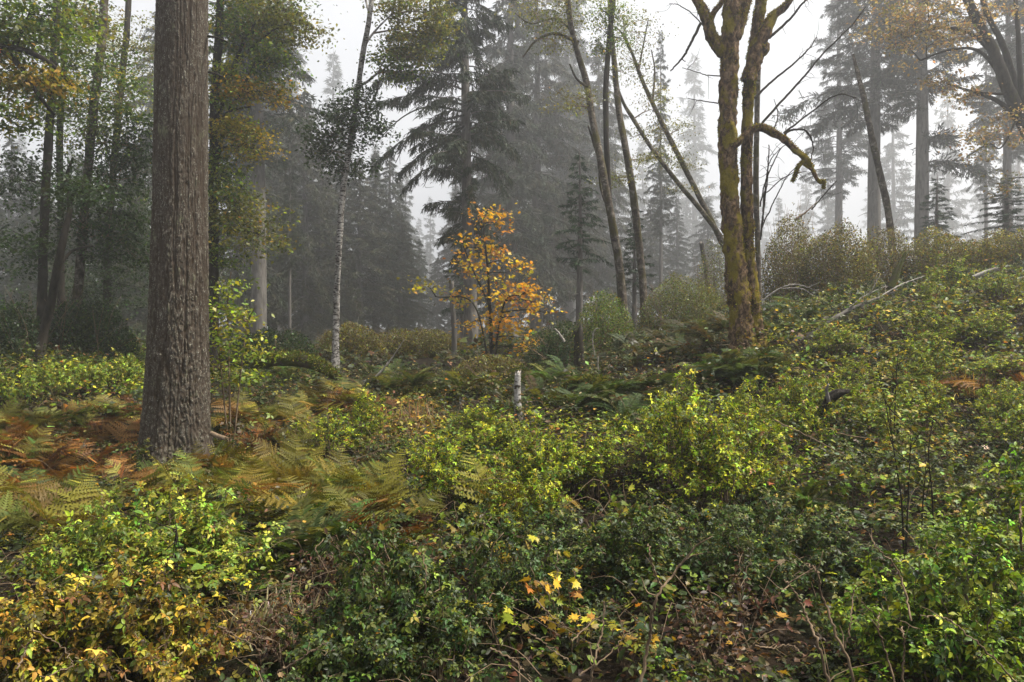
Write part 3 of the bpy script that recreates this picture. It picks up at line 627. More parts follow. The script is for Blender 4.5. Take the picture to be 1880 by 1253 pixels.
# the broken stick caught in the maple's left limb
def stick(label, pts, w, mat='twig', name='dead_branch', group=None, kids=0, seed=0, cat='branch', k=6, jag=.004):
    r = np.random.default_rng(seed+500); P0 = np.array([np.asarray(p[:3], float) for p in pts])
    O = P0[0].copy(); S = smooth_path(P0, 9*len(P0)); S[1:-1] += r.normal(0, jag, S[1:-1].shape)
    mb = MB(); mb.add(*tube(S, np.linspace(w[0], w[1], len(S)), k))
    for i in range(kids):
        j = int(r.integers(len(S)//5, len(S)-2)); dr = norm(norm(S[j+1]-S[j])+r.normal(0, .55, 3)+[0, 0, .15]); L = np.linalg.norm(S[-1]-S[0])*r.uniform(.08, .26)
        mb.add(*tube(smooth_path([S[j], S[j]+dr*L*.5+r.normal(0, .06*L, 3), S[j]+dr*L+r.normal(0, .12*L, 3)], 7), np.linspace(w[1]*1.1, w[1]*.45, 7), 4))
    return tag(mb.build(name, M[mat], None, O), label, cat, group)
stick('straight broken stick dangling from the left limb of the mossy maple', [at(1286,44,14.9), at(1262,92,14.9), at(1250,110,14.9), at(1231,131,14.9)], (.028, .012), 'dark_bark', seed=1, kids=1)

# ------------------------------------------------------------------ conifers, each kind built once and copied
def foot(px, d): x = (px-CX)/F*d; return (x, d, gz(x, d))
# the tall ragged fir in the middle
def prof_mid(h, az, r):
    left = max(0, -math.cos(az)); right = max(0, math.cos(az)); fb = abs(math.sin(az))
    if h < 4.6: return 0
    if h < 6.4: return r.uniform(.7, 1.25)
    if h < 8.0: return (3.4 if left > .75 else .9)*r.uniform(.25, .75)
    top = max(0, min(1, (21-h)/9))
    return (1.0+2.5*left*(1 if h < 13 else .62)+1.5*right+.9*fb)*r.uniform(.55, 1.05)*(.35+.65*top)
mid = conifer(21, 21, .30, 4.6, 3, 150, .42, N_DARK, M['grey_bark'], prof=prof_mid, dens=30, per=8, tw=.80, hang=1.25, blade=(.26, .05), x0=lambda z: -.022*z)
put(mid, True, foot(866, 32), .1, 1, 'tall ragged fir in the middle with long bare boughs sweeping out to the left', 'tree'); mid.name = 'fir_tree'
for i, pts in enumerate([[(852,232),(812,262),(770,285),(742,322)],[(852,212),(800,226),(752,252),(726,300)],[(852,300),(820,308),(795,318),(782,326)],[(850,205),(790,196),(740,215),(690,262)]]):
    r_ = np.random.default_rng(i); P = smooth_path([at(a, b, 31.8-.3*j) for j, (a, b) in enumerate(pts)], 24); mb = MB(); mb.add(*tube(P, np.linspace(.05, .015, 24), 5))
    for q in range(5):
        j = int(r_.integers(8, 22)); mb.add(*tube(smooth_path([P[j], P[j]+r_.normal(0, .15, 3)+[-.1, 0, -.1], P[j]+r_.normal(0, .2, 3)+[-.2, 0, -.35]], 6), np.linspace(.014, .006, 6), 4))
    o_ = mb.build('bare_limb', M['dark_bark'], mid); o_.matrix_parent_inverse = mid.matrix_basis.inverted()
# cedars: drooping dark curtains almost to the ground
pc = lambda h, az, r: 2.9*min(1, 2.0*(1-h/19))*r.uniform(.35, 1.1)*(r.random() > .1)
ced = conifer(31, 19, .30, .8, 2.9, 270, .55, N_CEDAR, M['grey_bark'], dens=20, per=6, hang=1.0, blade=(.30, .055), tw=.62, dead=4, prof=pc)
ced2 = conifer(32, 22, .33, 2.2, 2.7, 260, .62, N_DARK, M['grey_bark'], dens=20, per=6, hang=1.1, blade=(.30, .055), tw=.66, dead=8, prof=lambda h, az, r: 2.7*min(1, 1.7*(1-h/22))*r.uniform(.3, 1.1)*(r.random() > .12))
CED = [(ced, 560, 38, .66, 'drooping dark cedar directly behind the pale bare trunk, left of the birch'),
       (ced2, 512, 60, 1.35, 'tall misty cedar rising between the maple crown and the birch'),
       (ced, 660, 40, .50, 'short dark cedar just right of the birch trunk'),
       (ced2, 715, 46, .52, 'dim cedar at the left rim of the misty gap'),
       (ced2, 938, 36, .92, 'dense cedar close behind the gold-leaved maple'),
       (ced, 985, 41, 1.05, 'brownish cedar right of the gold-leaved maple'),
       (ced2, 1040, 62, 1.45, 'tall grey misty cedar behind the bent alder'),
       (ced, 1100, 52, 1.0, 'faint cedar showing between the alder stems'),
       (ced2, 440, 33, .80, 'dark cedar filling the gap right of the thick fir'),
       (ced, 300, 36, .85, 'dark cedar behind the thick fir trunk'),
       (ced, 150, 38, .48, 'low dark cedar among the trunks of the left stand'),
       (ced2, 20, 40, .48, 'low dark cedar at the far left edge'),
       (ced, 600, 52, .55, 'faded cedar deep behind the birch'),
       (ced2, 900, 60, 1.0, 'faded cedar seen just right of the tall ragged fir'),
       (ced2, 230, 46, .55, 'low dim cedar between the left stand and the thick fir'),
       (ced2, 770, 58, .32, 'hazy low cedar filling the bottom of the misty gap'),
       (ced, 803, 64, .32, 'hazy low cedar at the right rim of the misty gap'),
       (ced2, 735, 53, .48, 'hazy cedar standing just behind the left rim of the misty gap'),
       (ced, 838, 60, .60, 'hazy cedar close behind the trunk of the tall ragged fir'),
       (ced, 1195, 52, .42, 'hazy low cedar behind the right alder stems'),
       (ced2, 1243, 60, .42, 'hazy low cedar behind the leaning broken snag'),
       (ced, 1300, 63, .50, 'hazy low cedar seen against the left side of the mossy maple'),
       (ced, 590, 39, .50, 'low shaggy cedar standing just left of the birch trunk'),
       (ced2, 628, 43, .50, 'low drooping cedar hidden behind the birch trunk'),
       (ced2, 690, 41, .46, 'low drooping cedar third to the right of the birch'),
       (ced, 735, 42, .36, 'lowest cedar at the edge of the misty gap'),
       (ced2, 500, 40, .50, 'low cedar between the pale bare trunk and the birch'),
       (ced, 455, 37, .45, 'low cedar behind the foot of the pale bare trunk'),
       (ced2, 60, 33, .36, 'low drooping cedar behind the leftmost thin trunk'),
       (ced, 115, 31, .30, 'low shaggy cedar behind the crooked mossy trunk'),
       (ced2, 185, 33, .36, 'low cedar behind the whitish leaning trunk'),
       (ced, 255, 31, .36, 'low cedar hard against the left side of the thick fir'),
       (ced2, -20, 34, .42, 'cedar half cut off by the left edge'),
       (ced, 82, 50, .55, 'low faded cedar in the bright gap of the left stand')]
ced.name = 'cedar_tree'; ced2.name = 'cedar_tree'
CED = [(s, px, d*1.6, sc*1.6, lab) for s, px, d, sc, lab in CED]          # they stand well back in the mist
for i, (s, px, d, sc, lab) in enumerate(CED): put(s, i < 2, foot(px, d), i*1.7, (sc*(1.5 if sc < .9 else 1.1),)*2+(sc,), lab, 'tree')
# firs with bare lower trunks
fir = conifer(41, 25, .31, 7.2, 3.1, 210, .30, N_DARK, M['grey_bark'], dens=24, per=6, hang=.55, blade=(.25, .05), tw=.62, dead=10)
fir.name = 'fir_tree'
FIR = [(1606, 35, 1.0, .3, 'grey fir with a bare lower trunk behind the slanting reddish stem'),
       (1692, 32, .95, 1.9, 'dark fir with shaggy horizontal boughs right of the slanting reddish stem'),
       (474, 29, .95, 4.0, 'straight pale grey trunk standing bare right of the thick fir'),
       (1905, 31, .95, 2.6, 'dark fir at the right edge of the picture'),
       (1850, 37, .75, 5.1, 'fir behind the leaning tan-leaved maple'),
       (1540, 55, 1.0, .8, 'faded fir left of the grey fir on the right'),
       (1810, 48, .7, 3.3, 'thin faded trunk near the right edge above the thicket'),
       (1213, 42, .62, 2.2, 'faint slim trunk in the mist right of the alder cluster'),
       (532, 31, .42, 1.2, 'small thin pale trunk left of the birch foot')]
FIR = [(px, d*1.5, sc*1.5, rz, lab) for px, d, sc, rz, lab in FIR]
for i, (px, d, sc, rz, lab) in enumerate(FIR): put(fir, i == 0, foot(px, d), rz, (sc*(.55 if px in (1810, 1213, 532) else 1), sc*(.55 if px in (1810, 1213, 532) else 1), sc), lab, 'tree')
# long shaggy low boughs of the two right-hand firs
for o, pts in [(1692, [(1690,300),(1730,296),(1770,303),(1800,312)]), (1692, [(1690,262),(1715,250),(1740,252)]), (1692, [(1690,120),(1650,112),(1620,140)]), (1606, [(1590,175),(1540,165),(1480,185),(1440,210)]), (1606, [(1588,200),(1540,205),(1500,235)])]:
    rt = [q for q in bpy.data.objects if q.get('label') == [f[4] for f in FIR if f[0] == o][0]][0]
    d = [f[1] for f in FIR if f[0] == o][0]; r_ = np.random.default_rng(len(pts)+pts[0][1]); P = smooth_path([at(a, b, d-.3*j) for j, (a, b) in enumerate(pts)], 20)
    K = 130; j = r_.integers(2, 20, K); tg = norm(P[np.minimum(j+1, 19)]-P[j-1]); dr = norm(tg*.6+r_.normal(0, .5, (K, 3))+[0, 0, -.55]); ln = r_.uniform(.35, 1.0, K)
    mb = MB(); t_ = MB(); t_.add(*tube(P, np.linspace(.05, .012, 20), 5))
    q = r_.random((K, 7)); bs = (P[j][:, None]+dr[:, None]*(ln[:, None]*q)[..., None]).reshape(-1, 3); bd = norm(np.repeat(dr, 7, 0)+r_.normal(0, .4, (K*7, 3)))
    scatter(mb, LEAF4, bs, bd, rand_dirs(K*7, r_), r_.uniform(.24, .42, K*7), pick(N_DARK, K*7, r_), .35)
    inv = rt.matrix_basis.inverted()
    for nm, b, mt in (('foliage', mb, M['needle']), ('limb', t_, M['grey_bark'])):
        oo = b.build(nm, mt, rt); oo.matrix_parent_inverse = inv
# young spruces
spr = conifer(51, 7.4, .14, 2.6, 1.15, 75, .35, N_SPRUCE, M['grey_bark'], dens=22, per=7, hang=.6, blade=(.17, .035), tw=.36, dead=8)
spr.name = 'spruce_tree'
put(spr, True, foot(1064, 27), .4, (1, 1, .9), 'small green spruce on a pale bare stem left of the alder cluster', 'tree')
put(spr, False, foot(1166, 26), 2.2, (.72, .72, .62), 'small dark spruce between the alder stems', 'tree')
put(spr, False, foot(1720, 33), 1.1, (1.0, 1.0, .6), 'young spruce low behind the thicket on the right', 'tree')
put(spr, False, foot(1850, 30), 3.1, (1.3, 1.3, .5), 'dark young spruce at the right end of the thicket', 'tree')
put(spr, False, foot(850, 34), 1.3, (1.1, 1.1, .78), 'young dark spruce hugging the foot of the tall ragged fir', 'tree')
# far conifers fading into the mist
far = conifer(61, 27, .4, 2.0, 3.9, 200, .30, N_DARK, M['grey_bark'], dens=11, per=4, hang=.45, blade=(.55, .12), tw=.9)
far.name = 'fir_tree'
FAR = [(612, 74, 1.08, 'pointed pale conifer fading into mist behind the birch top', None), (1275, 86, 1.18, 'lone pale lilac conifer in the misty sky gap left of the mossy maple', None),
       (1215, 66, .55, 'short pale conifer at the left foot of the misty sky gap', None)]
FARK = 2.5
gl = 'pale conifers deep in the mist behind the clearing'
for i, (px, d, sc) in enumerate([(745,70,.55),(790,95,.6),(690,80,.7),(920,72,.95),(990,68,1.05),(850,85,1.0),(1130,75,.8),(480,60,.9),(540,70,.85),(1050,62,1.0),(1180,92,.8),(1340,95,.75),(1430,80,.5),(1480,98,.8),(1520,72,.62),(1640,66,.75),(1740,75,.85),(1800,90,.7),(1870,65,.8),(360,62,.75),(240,75,.7),(130,66,.6),(40,80,.75),(-60,70,.8),(1960,80,.9),(770,120,.7),(1400,120,.8),(1250,125,.7),(100,110,.7),(1600,115,.85)]):
    FAR.append((px, d, sc, 'pale conifer deep in the mist behind the nearer dark trees', gl))
for i, (px, d, sc, lab, g) in enumerate(FAR): put(far, i == 0, foot(px, d*FARK), i*2.1, (sc*2.2, sc*2.2, FARK*sc*(.9+.02*(i % 7))), lab, 'tree', g)

# ------------------------------------------------------------------ snags, stumps, logs
def log(name, label, pts, mat, cat='log', jagged=True, moss=0, k=14, seed=0, lump=.18):
    r = np.random.default_rng(seed+900); P = np.array([p[:3] for p in pts], float); W = np.array([p[3] for p in pts]); O = P[0].copy()
    m = 14*len(P); S = smooth_path(P, m); R = np.interp(np.linspace(0, 1, m), np.linspace(0, 1, len(W)), W)
    V, Fs = tube(S, R, k, cap=True, lump=lambda th, p: 1+2*lump*(fbm(np.cos(th)*2, np.sin(th)*2+seed, (p[:, :1]+p[:, 2:3])*4, seed, 4)-.5))
    if jagged:
        top = V[(m-1)*k:m*k]; T = norm(S[-1]-S[-2]); V[(m-1)*k:m*k] = top+T*r.uniform(-.5, 1.6, (k, 1))*R[-1]; V[-1] = S[-1]-T*R[-1]*.6
    root = thing(name, O, label, cat); mb = MB(); mb.add(V, Fs); mb.build('wood', M[mat], root, O)
    if moss:
        cen = np.repeat(S, k, 0); Vv = V[:len(cen)]; nr = norm(Vv-cen); keep = np.where(nr[:, 2] > -.15)[0]; q = r.choice(keep, moss); f = MB()
        scatter(f, LEAF4, Vv[q]+r.normal(0, .02, (moss, 3)), norm(nr[q]+rand_dirs(moss, r)*.9), rand_dirs(moss, r), r.uniform(.03, .08, moss), pick([(2, (.13, .15, .02)), (2, (.08, .10, .02)), (1, (.18, .16, .03))], moss, r), .6)
        f.build('moss', M['moss'], root, O, smooth=False)
    return root
def w4(px, py, d, w): return (*at(px, py, d), w/F*d/2)
log('tree_stump', 'short whitish birch stump standing alone in front of the clearing', [w4(953,775,13.4,16), w4(951,745,13.4,13.5), w4(950,715,13.4,12.5), w4(951,688,13.4,12)], 'birch', 'stump', seed=1)
log('snag', 'pale broken snag just left of the tall ragged fir', [w4(832,690,25,13), w4(834,620,25,10), w4(831,560,25,10), w4(829,521,25,9)], 'grey_bark', 'dead tree', seed=2)
log('snag', 'leaning broken snag left of the mossy maple', [w4(1302,560,25,10), w4(1298,510,25,9), w4(1292,470,25,8.5), w4(1288,448,25,8)], 'grey_bark', 'dead tree', seed=3)
log('tree_stump', 'black rotten stump behind the clearing, left of the bent alder foot', [w4(1066,715,18,24), w4(1064,680,18,21), w4(1063,645,18,20), w4(1062,608,18,17)], 'dark_bark', 'stump', moss=250, seed=4)
log('tree_stump', 'jagged leaning stub poking out in front of the brown thicket', [w4(1634,528,17,16), w4(1643,508,17,14), w4(1652,488,17,10), w4(1663,464,17,5)], 'log', 'stump', seed=5)
log('fallen_log', 'mossy fallen log lying across the far edge of the clearing', [w4(718,722,17.5,9), w4(770,722,17.4,12), w4(830,720,17.3,12), w4(892,724,17.2,10)], 'log', moss=2600, seed=6)
log('fallen_log', 'mossy arched log sagging over a dark hollow in the centre', [w4(1005,748,14.2,8), w4(1040,715,14.1,12), w4(1080,702,14,13), w4(1120,706,14,12), w4(1165,726,13.9,8)], 'log', moss=3600, seed=7)
log('fallen_log', 'mossy low log topped with ferns right of the thick fir', [w4(462,668,16.5,22), w4(520,660,16.4,26), w4(575,668,16.3,22), w4(612,690,16.2,12)], 'log', moss=2400, seed=8)
log('fallen_log', 'grey fallen log sloping up from the foot of the mossy maple', [w4(1455,628,15,13), w4(1498,610,15.2,11), w4(1535,583,15.5,8), w4(1580,560,15.8,6), w4(1640,537,16.2,4)], 'grey_bark', seed=9)
stump_root = log('tree_stump', 'weathered grey stump with split roots halfway up the leafy slope', [w4(1514,748,10.7,12), w4(1524,731,10.6,17), w4(1540,722,10.5,15), w4(1556,719,10.4,7)], 'old_wood', 'stump', seed=10, lump=.7, k=26)
for i_, (a_, b_) in enumerate([((1522,738),(1521,706)),]):
    mb_ = MB(); A_, B_ = at(*a_, 10.55), at(*b_, 10.4); mb_.add(*tube(smooth_path([A_, (A_+B_)/2+[.02*i_-.03, 0, .03], B_], 8), np.linspace(.03, .014, 8), 7)); mb_.build('root', M['pale_wood' if i_ == 0 else 'old_wood'], stump_root, np.array(stump_root.location))
log('fallen_log', 'short white log end on top of the right slope', [w4(1785,510,16.2,7), w4(1810,500,16.2,8), w4(1832,494,16.2,8)], 'pale_wood', seed=11)
log('fallen_log', 'small orange-brown log poking out right of the thick fir foot', [w4(388,796,12.0,9), w4(402,802,11.9,9), w4(414,806,11.8,8)], 'twig', seed=12)
for i, (lab, pts, w, kd, mt) in enumerate([
    ('long bare dead stick leaning in the dark clearing', [at(690,692,18), at(712,668,18), at(742,624,18)], (.025, .008), 2, 'pale_wood'),
    ('pale curved dead branch sticking up behind the black stump', [at(1036,628,19), at(1026,612,19), at(1018,603,19)], (.035, .015), 1, 'pale_wood'),
    ('thin white stake standing in the middle undergrowth', [at(1098,682,16), at(1098,660,16), at(1098,655,16)], (.012, .01), 0, 'pale_wood'),
    ('forked pale twig above the white stake', [at(1092,652,17), at(1088,625,17), at(1092,606,17), at(1100,604,17)], (.012, .006), 3, 'pale_wood'),
    ('arching pale dead branch right of the mossy maple foot', [at(1398,552,15.4), at(1436,528,15.4), at(1470,524,15.4), at(1505,538,15.4)], (.014, .006), 3, 'pale_wood'),
    ('lower arching dead branch right of the mossy maple foot', [at(1436,530,15.6), at(1470,530,15.6), at(1496,545,15.6)], (.010, .005), 1, 'pale_wood'),
    ('crossed dead branch leaning up from the grey fallen log', [at(1582,565,15.8), at(1600,535,15.8), at(1616,503,15.8)], (.018, .006), 3, 'pale_wood'),
    ('long bleached dead branch lying along the slope top', [at(1612,548,16), at(1650,525,16.2), at(1697,507,16.4)], (.022, .008), 3, 'pale_wood'),
    ('slanting dead branch between the grey log and brown thicket', [at(1555,568,15.7), at(1585,545,15.9), at(1620,528,16), at(1630,526,16.1)], (.014, .005), 4, 'pale_wood'),
    ('upright dead twig on the grey fallen log', [at(1586,562,15.6), at(1583,542,15.6), at(1580,524,15.6)], (.010, .004), 1, 'pale_wood'),
    ('bent dead shoot rising above the shrub right of the mossy maple', [at(1462,402,20), at(1482,388,20), at(1500,370,20)], (.03, .008), 1, 'twig')]):
    stick(lab, pts, w, mt, seed=10+i, kids=kd)
# ------------------------------------------------------------------ ferns
def frond(r, L, kind):
    """one frond in its own plane: root at the origin, growing along +x; returns V, faces(list), u (0 stalk .. 1 tip)"""
    mb = MB(); n = 22
    s = np.linspace(0, 1, n)
    a0, a1 = (r.uniform(1.0, 1.45), r.uniform(-.9, .55)) if kind == 'bracken' else (r.uniform(.95, 1.35), r.uniform(-.75, -.25))
    ang = a0+(a1-a0)*s**(.75 if kind == 'bracken' else 1.0)
    step_ = L/(n-1); x = np.r_[0, np.cumsum(np.cos(ang[:-1])*step_)]; z = np.r_[0, np.cumsum(np.sin(ang[:-1])*step_)]
    P = np.stack([x, .06*L*r.normal()*s*s, z], -1); mb.add(*tube(P, np.linspace(.006, .0012, n)*(1 if kind == 'bracken' else .8), 4))
    T = norm(np.gradient(P, axis=0)); side = np.array([0, 1., 0]); up = norm(np.cross(T, side)); up *= np.sign(up[:, 2:3]+1e-6)
    def pos(u):
        k = u*(n-1); i = np.minimum(k.astype(int), n-2); f = (k-i)[:, None]; return P[i]*(1-f)+P[i+1]*f, T[i], up[i]
    if kind == 'bracken':
        K = 13; u = .30+.69*(np.arange(K)/(K-1))**.9; p, t, nu = pos(u)
        ln = L*.42*(1-((u-.30)/.72))**.85*r.uniform(.85, 1.12, K)+.015
        Bp, Bd, Bn, Bl = [], [], [], []
        for sg in (-1, 1):
            d = norm(side*sg*1.0+t*r.uniform(.30, .55, (K, 1))+nu*r.uniform(-.22, .12, (K, 1)))
            Bp.append(p); Bd.append(d); Bn.append(nu+r.normal(0, .25, (K, 3))); Bl.append(ln)
        Bp, Bd, Bn, Bl = [np.concatenate(v) for v in (Bp, Bd, Bn, Bl)]
        return mb, (Bp, Bd, Bn, Bl, .42)
    K = 30; u = .12+.87*(np.arange(K)/(K-1)); p, t, nu = pos(u); ln = L*.135*np.sin(np.clip((u-.02)*PI*.93, .15, PI))**.6*np.clip((1.03-u)*3.2, .15, 1)
    Bp = np.vstack([p, p]); Bd = norm(np.vstack([side+t*.35+nu*.12, -side+t*.35+nu*.12])+r.normal(0, .08, (2*K, 3))); return mb, (Bp, Bd, np.vstack([nu, nu]), np.r_[ln, ln], .26)
def fern(kind, seed, nf, L, pal, flop=0.0):
    r = np.random.default_rng(seed); mb = MB(); az0 = r.uniform(0, 6)
    for i in range(nf):
        l = L*r.uniform(.7, 1.15); st, (Bp, Bd, Bn, Bl, wd) = frond(r, l, kind)
        az = az0+i*2.4+r.normal(0, .3); c, s = math.cos(az), math.sin(az); Rm = np.array([[c, s, 0], [-s, c, 0], [0, 0, 1]])
        tl = r.normal(0, .12); Rt = np.array([[1, 0, 0], [0, math.cos(tl), math.sin(tl)], [0, -math.sin(tl), math.cos(tl)]])
        Rm = Rt@Rm; off = np.r_[r.normal(0, .07 if kind == 'bracken' else .02, 2), 0]
        base = pick(pal, 1, r, .3)[0]
        mb.add(np.concatenate(st.V)@Rm+off, [np.concatenate(st.F[k]) for k in (3, 4) if st.F[k]], base*.75)
        n = len(Bp); col = base*np.exp(r.normal(0, .2, (n, 1))); tip = pick(pal, n, r); m = (r.random((n, 1)) < .15); col = np.where(m, tip, col)
        scatter(mb, PINNA if kind == 'bracken' else LEAF4, Bp@Rm+off, Bd@Rm, Bn@Rm, Bl, col, 1.0 if kind == 'bracken' else wd/.3*np.clip(.028/Bl, .6, 1.25))
    me = mb.mesh('frond_tuft', M['fern'], smooth=False); return me
def one(name, me, loc, rz, sc, label, cat, group=None, tilt=(0, 0)):
    o = bpy.data.objects.new(name, me); COL.objects.link(o); o.location = tuple(float(v) for v in loc); o.rotation_euler = (tilt[0], tilt[1], rz); o.scale = (sc, sc, sc)
    return tag(o, label, cat, group)
BR = {'rust': [fern('bracken', 100+i, 5, 1.05, RUST) for i in range(4)], 'olive': [fern('bracken', 120+i, 6, 1.05, BR_OLIVE) for i in range(4)],
      'green': [fern('bracken', 140+i, 5, 1.0, [(3, (.13, .17, .03)), (2, (.18, .20, .04)), (1, (.24, .20, .04))]) for i in range(3)]}
SW = [fern('sword', 160+i, 15, .95, [(3, (.05, .085, .018)), (2, (.075, .105, .02)), (1, (.12, .11, .025))]) for i in range(4)]
SWD = [fern('sword', 170+i, 14, .85, [(3, (.055, .055, .016)), (2, (.10, .07, .022)), (2, (.05, .07, .016))]) for i in range(3)]
def region(seed, n, ells):
    r = np.random.default_rng(seed); out = []
    for (px, py, rx, ry, k) in ells:
        for _ in range(k):
            a = r.uniform(0, 2*PI); q = math.sqrt(r.random()); out.append((px+rx*q*math.cos(a), py+ry*q*math.sin(a)))
    return out
def ferns(name, meshes, ells, h, label, cat, group, sc=(.45, .85), seed=0, sink=.0):
    r = np.random.default_rng(seed+700); ells = [(a, b, c, d, int(round(k*(1.5 if name == 'bracken_fern' else 1)))) for a, b, c, d, k in ells]
    for px, py in region(seed, 0, ells):
        p = hit(px, py, h); p[2] -= sink
        one(name, meshes[int(r.integers(len(meshes)))], p, r.uniform(0, 6.28), r.uniform(*sc), label, cat, group, (r.normal(0, .2), r.normal(0, .2)))
ferns('bracken_fern', BR['rust'], [(110,800,115,45,15),(50,840,60,40,6),(215,790,40,70,7)], .45, 'rust-brown bracken clump in the patch at the far left, beside the thick fir', 'fern', 'rusty bracken at the far left', seed=1)
ferns('bracken_fern', BR['green'], [(90,735,95,32,9),(30,770,40,40,3),(190,740,40,25,3)], .5, 'green-gold bracken clump behind the rusty patch at the far left', 'fern', 'green-gold bracken at the far left', seed=2)
ferns('bracken_fern', BR['olive'], [(540,870,130,45,13),(420,860,60,40,5),(680,930,50,50,6),(330,860,50,25,4)], .42, 'olive bracken clump on the bank right of and below the thick fir', 'fern', 'olive bracken on the bank', seed=3)
ferns('bracken_fern', BR['rust'], [(480,910,80,30,4),(700,960,45,25,2)], .35, 'brown dying bracken clump low among the olive bracken on the bank', 'fern', 'brown bracken on the bank', seed=4)
ferns('bracken_fern', BR['olive'], [(600,715,70,20,6),(470,745,60,22,5),(540,740,60,25,3)], .45, 'olive-green bracken clump on the rise between thick fir and clearing', 'fern', 'olive bracken on the rise', seed=5)
ferns('bracken_fern', BR['rust'], [(640,725,40,20,4),(440,790,50,25,3),(540,790,60,25,3)], .4, 'reddish-brown bracken clump on the rise between thick fir and clearing', 'fern', 'reddish bracken on the rise', seed=6)
ferns('bracken_fern', BR['olive'], [(930,890,60,30,3),(90,920,80,30,5)], .35, 'single olive bracken clump among low leaves', 'fern', 'scattered olive bracken', seed=7)
ferns('sword_fern', SW, [(600,975,60,20,4),(350,960,70,25,5),(60,880,50,20,3)], .35, 'dark green sword fern low in front of the bank', 'fern', 'sword ferns in front of the bank', sc=(.7,1.0), seed=8)
ferns('sword_fern', SW, [(1090,735,45,25,6),(1150,700,60,20,5),(1000,690,50,15,5)], .3, 'dark green sword fern around the arched mossy log', 'fern', 'sword ferns around the arched log', sc=(.7,1.05), seed=9)
ferns('sword_fern', SWD, [(1260,610,80,18,14),(1320,585,40,18,6),(1180,640,60,12,5)], .35, 'brownish sword fern on the rise left of the mossy maple', 'fern', 'brownish sword ferns beside the maple', sc=(.75,1.15), seed=10)
ferns('sword_fern', SW, [(1330,670,60,20,7),(1450,575,60,20,6),(1400,660,40,15,3)], .3, 'green sword fern near the foot of the mossy maple', 'fern', 'sword ferns at the maple foot', sc=(.7,1.05), seed=11)
ferns('sword_fern', SW, [(530,650,60,12,6)], .55, 'sword fern growing on the low mossy log', 'fern', 'sword ferns on the mossy log', sc=(.6,.9), seed=12)

# ------------------------------------------------------------------ leafy bushes
def bush(seed, R, H, ns, nl, pal, leaf, shape, cane=M['twig'], up=.35):
    r = np.random.default_rng(seed); root = thing('bush', (0, 0, 0), 'x', 'bush'); st, lf = MB(), MB(); PP, AX = [], []
    for i in range(ns):
        az = r.uniform(0, 2*PI); q = math.sqrt(r.random())*R; e = np.array([q*math.cos(az), q*math.sin(az), H*(1-.55*(q/R)**2)*r.uniform(.65, 1.1)])
        b = np.array([e[0]*.18, e[1]*.18, -.05]); m = b*.5+e*.5+[-.10*e[0], -.10*e[1], .15*H]
        S = smooth_path([b, m, e], 14); S[1:] += r.normal(0, .008, (13, 3)); st.add(*tube(S, np.linspace(.006, .002, 14), 4))
        for _ in range(3):
            j = int(r.integers(5, 13)); d = norm(rand_dirs(1, r, .3)[0]+norm(S[j]-S[j-1])*.6); L = r.uniform(.12, .32)*max(R, .3)
            Q = smooth_path([S[j], S[j]+d*L*.5, S[j]+d*L-[0, 0, .12*L]], 7); st.add(*tube(Q, np.linspace(.003, .0012, 7), 3))
            k = nl//(ns*5)+1; u = r.integers(1, 7, k); PP.append(Q[u]+r.normal(0, .015, (k, 3))); AX.append(np.tile(d, (k, 1))+rand_dirs(k, r)*.9)
        k = nl//(ns*3)+1; u = r.integers(4, 14, k); PP.append(S[u]+r.normal(0, .02, (k, 3))); AX.append(rand_dirs(k, r)+np.array([math.cos(az), math.sin(az), 0])*.5)
    P = np.vstack(PP); A = norm(np.vstack(AX)); N = len(P); A[:, 2] = A[:, 2]*.5-.22
    scatter(lf, shape, P, A, rand_dirs(N, r)*.8+[0, 0, 1.], leaf*r.uniform(.45, 1.35, N), pick(pal, N, r), r.uniform(.85, 1.2, N))
    st.build('stems', cane, root); lf.build('foliage', M['cover'], root, smooth=False); return root
SAL = [(2.8, (.36, .43, .020)), (3, (.17, .24, .014)), (1.2, (.52, .54, .03)), (3.4, (.05, .08, .010)), (.5, (.20, .11, .03))]
LUSH = [(3, (.16, .24, .020)), (2, (.09, .15, .016)), (1.6, (.28, .34, .025)), (1.6, (.03, .06, .010))]
YLW = [(3, (.42, .32, .03)), (2, (.30, .28, .03)), (2, (.20, .22, .028)), (1, (.35, .18, .03))]
AUT = [(3, (.30, .20, .028)), (1.2, (.15, .08, .022)), (2.6, (.42, .32, .035)), (3, (.15, .17, .020)), (2, (.05, .05, .012))]
def bushes(name, protos, ells, h, label, cat, group, sc=(.8, 1.25), seed=0):
    r = np.random.default_rng(seed+800); first = [True]*len(protos)
    for i, (px, py) in enumerate(region(seed, 0, ells)):
        p = hit(px, py, h); k = i % len(protos); s = r.uniform(*sc)
        o = put(protos[k], first[k], p, r.uniform(0, 6.28), (s, s, s*r.uniform(.65, 1.5)), label, cat, group, (r.normal(0, .06), r.normal(0, .06)))
        if first[k]: o.name = name
        first[k] = False
bushes('salmonberry_bush', [bush(200+i, .55, .75, 18, 1700, SAL, .032, TRI8) for i in range(4)],
    [(1250,820,60,45,6),(1330,850,70,55,6),(970,890,70,35,5),(900,780,60,22,4),(1060,860,50,35,3),(1380,790,50,40,2),(830,880,50,30,2),(640,790,60,20,3)], .42, 'bright yellow-green leafy bush in the middle of the picture, below the clearing', 'bush', 'yellow-green bushes below the clearing', seed=21)
bushes('salmonberry_bush', [bush(210+i, .5, .55, 17, 1900, SAL, .030, TRI8) for i in range(3)],
    [(1600,730,130,60,9),(1760,640,110,60,9),(1850,740,40,60,4),(1560,650,60,30,3),(1780,540,90,25,4),(1470,760,50,40,3),(2050,760,120,200,14)], .3, 'yellow-green leafy bush on the slope right of the mossy maple', 'bush', 'yellow-green bushes on the right slope', seed=22)
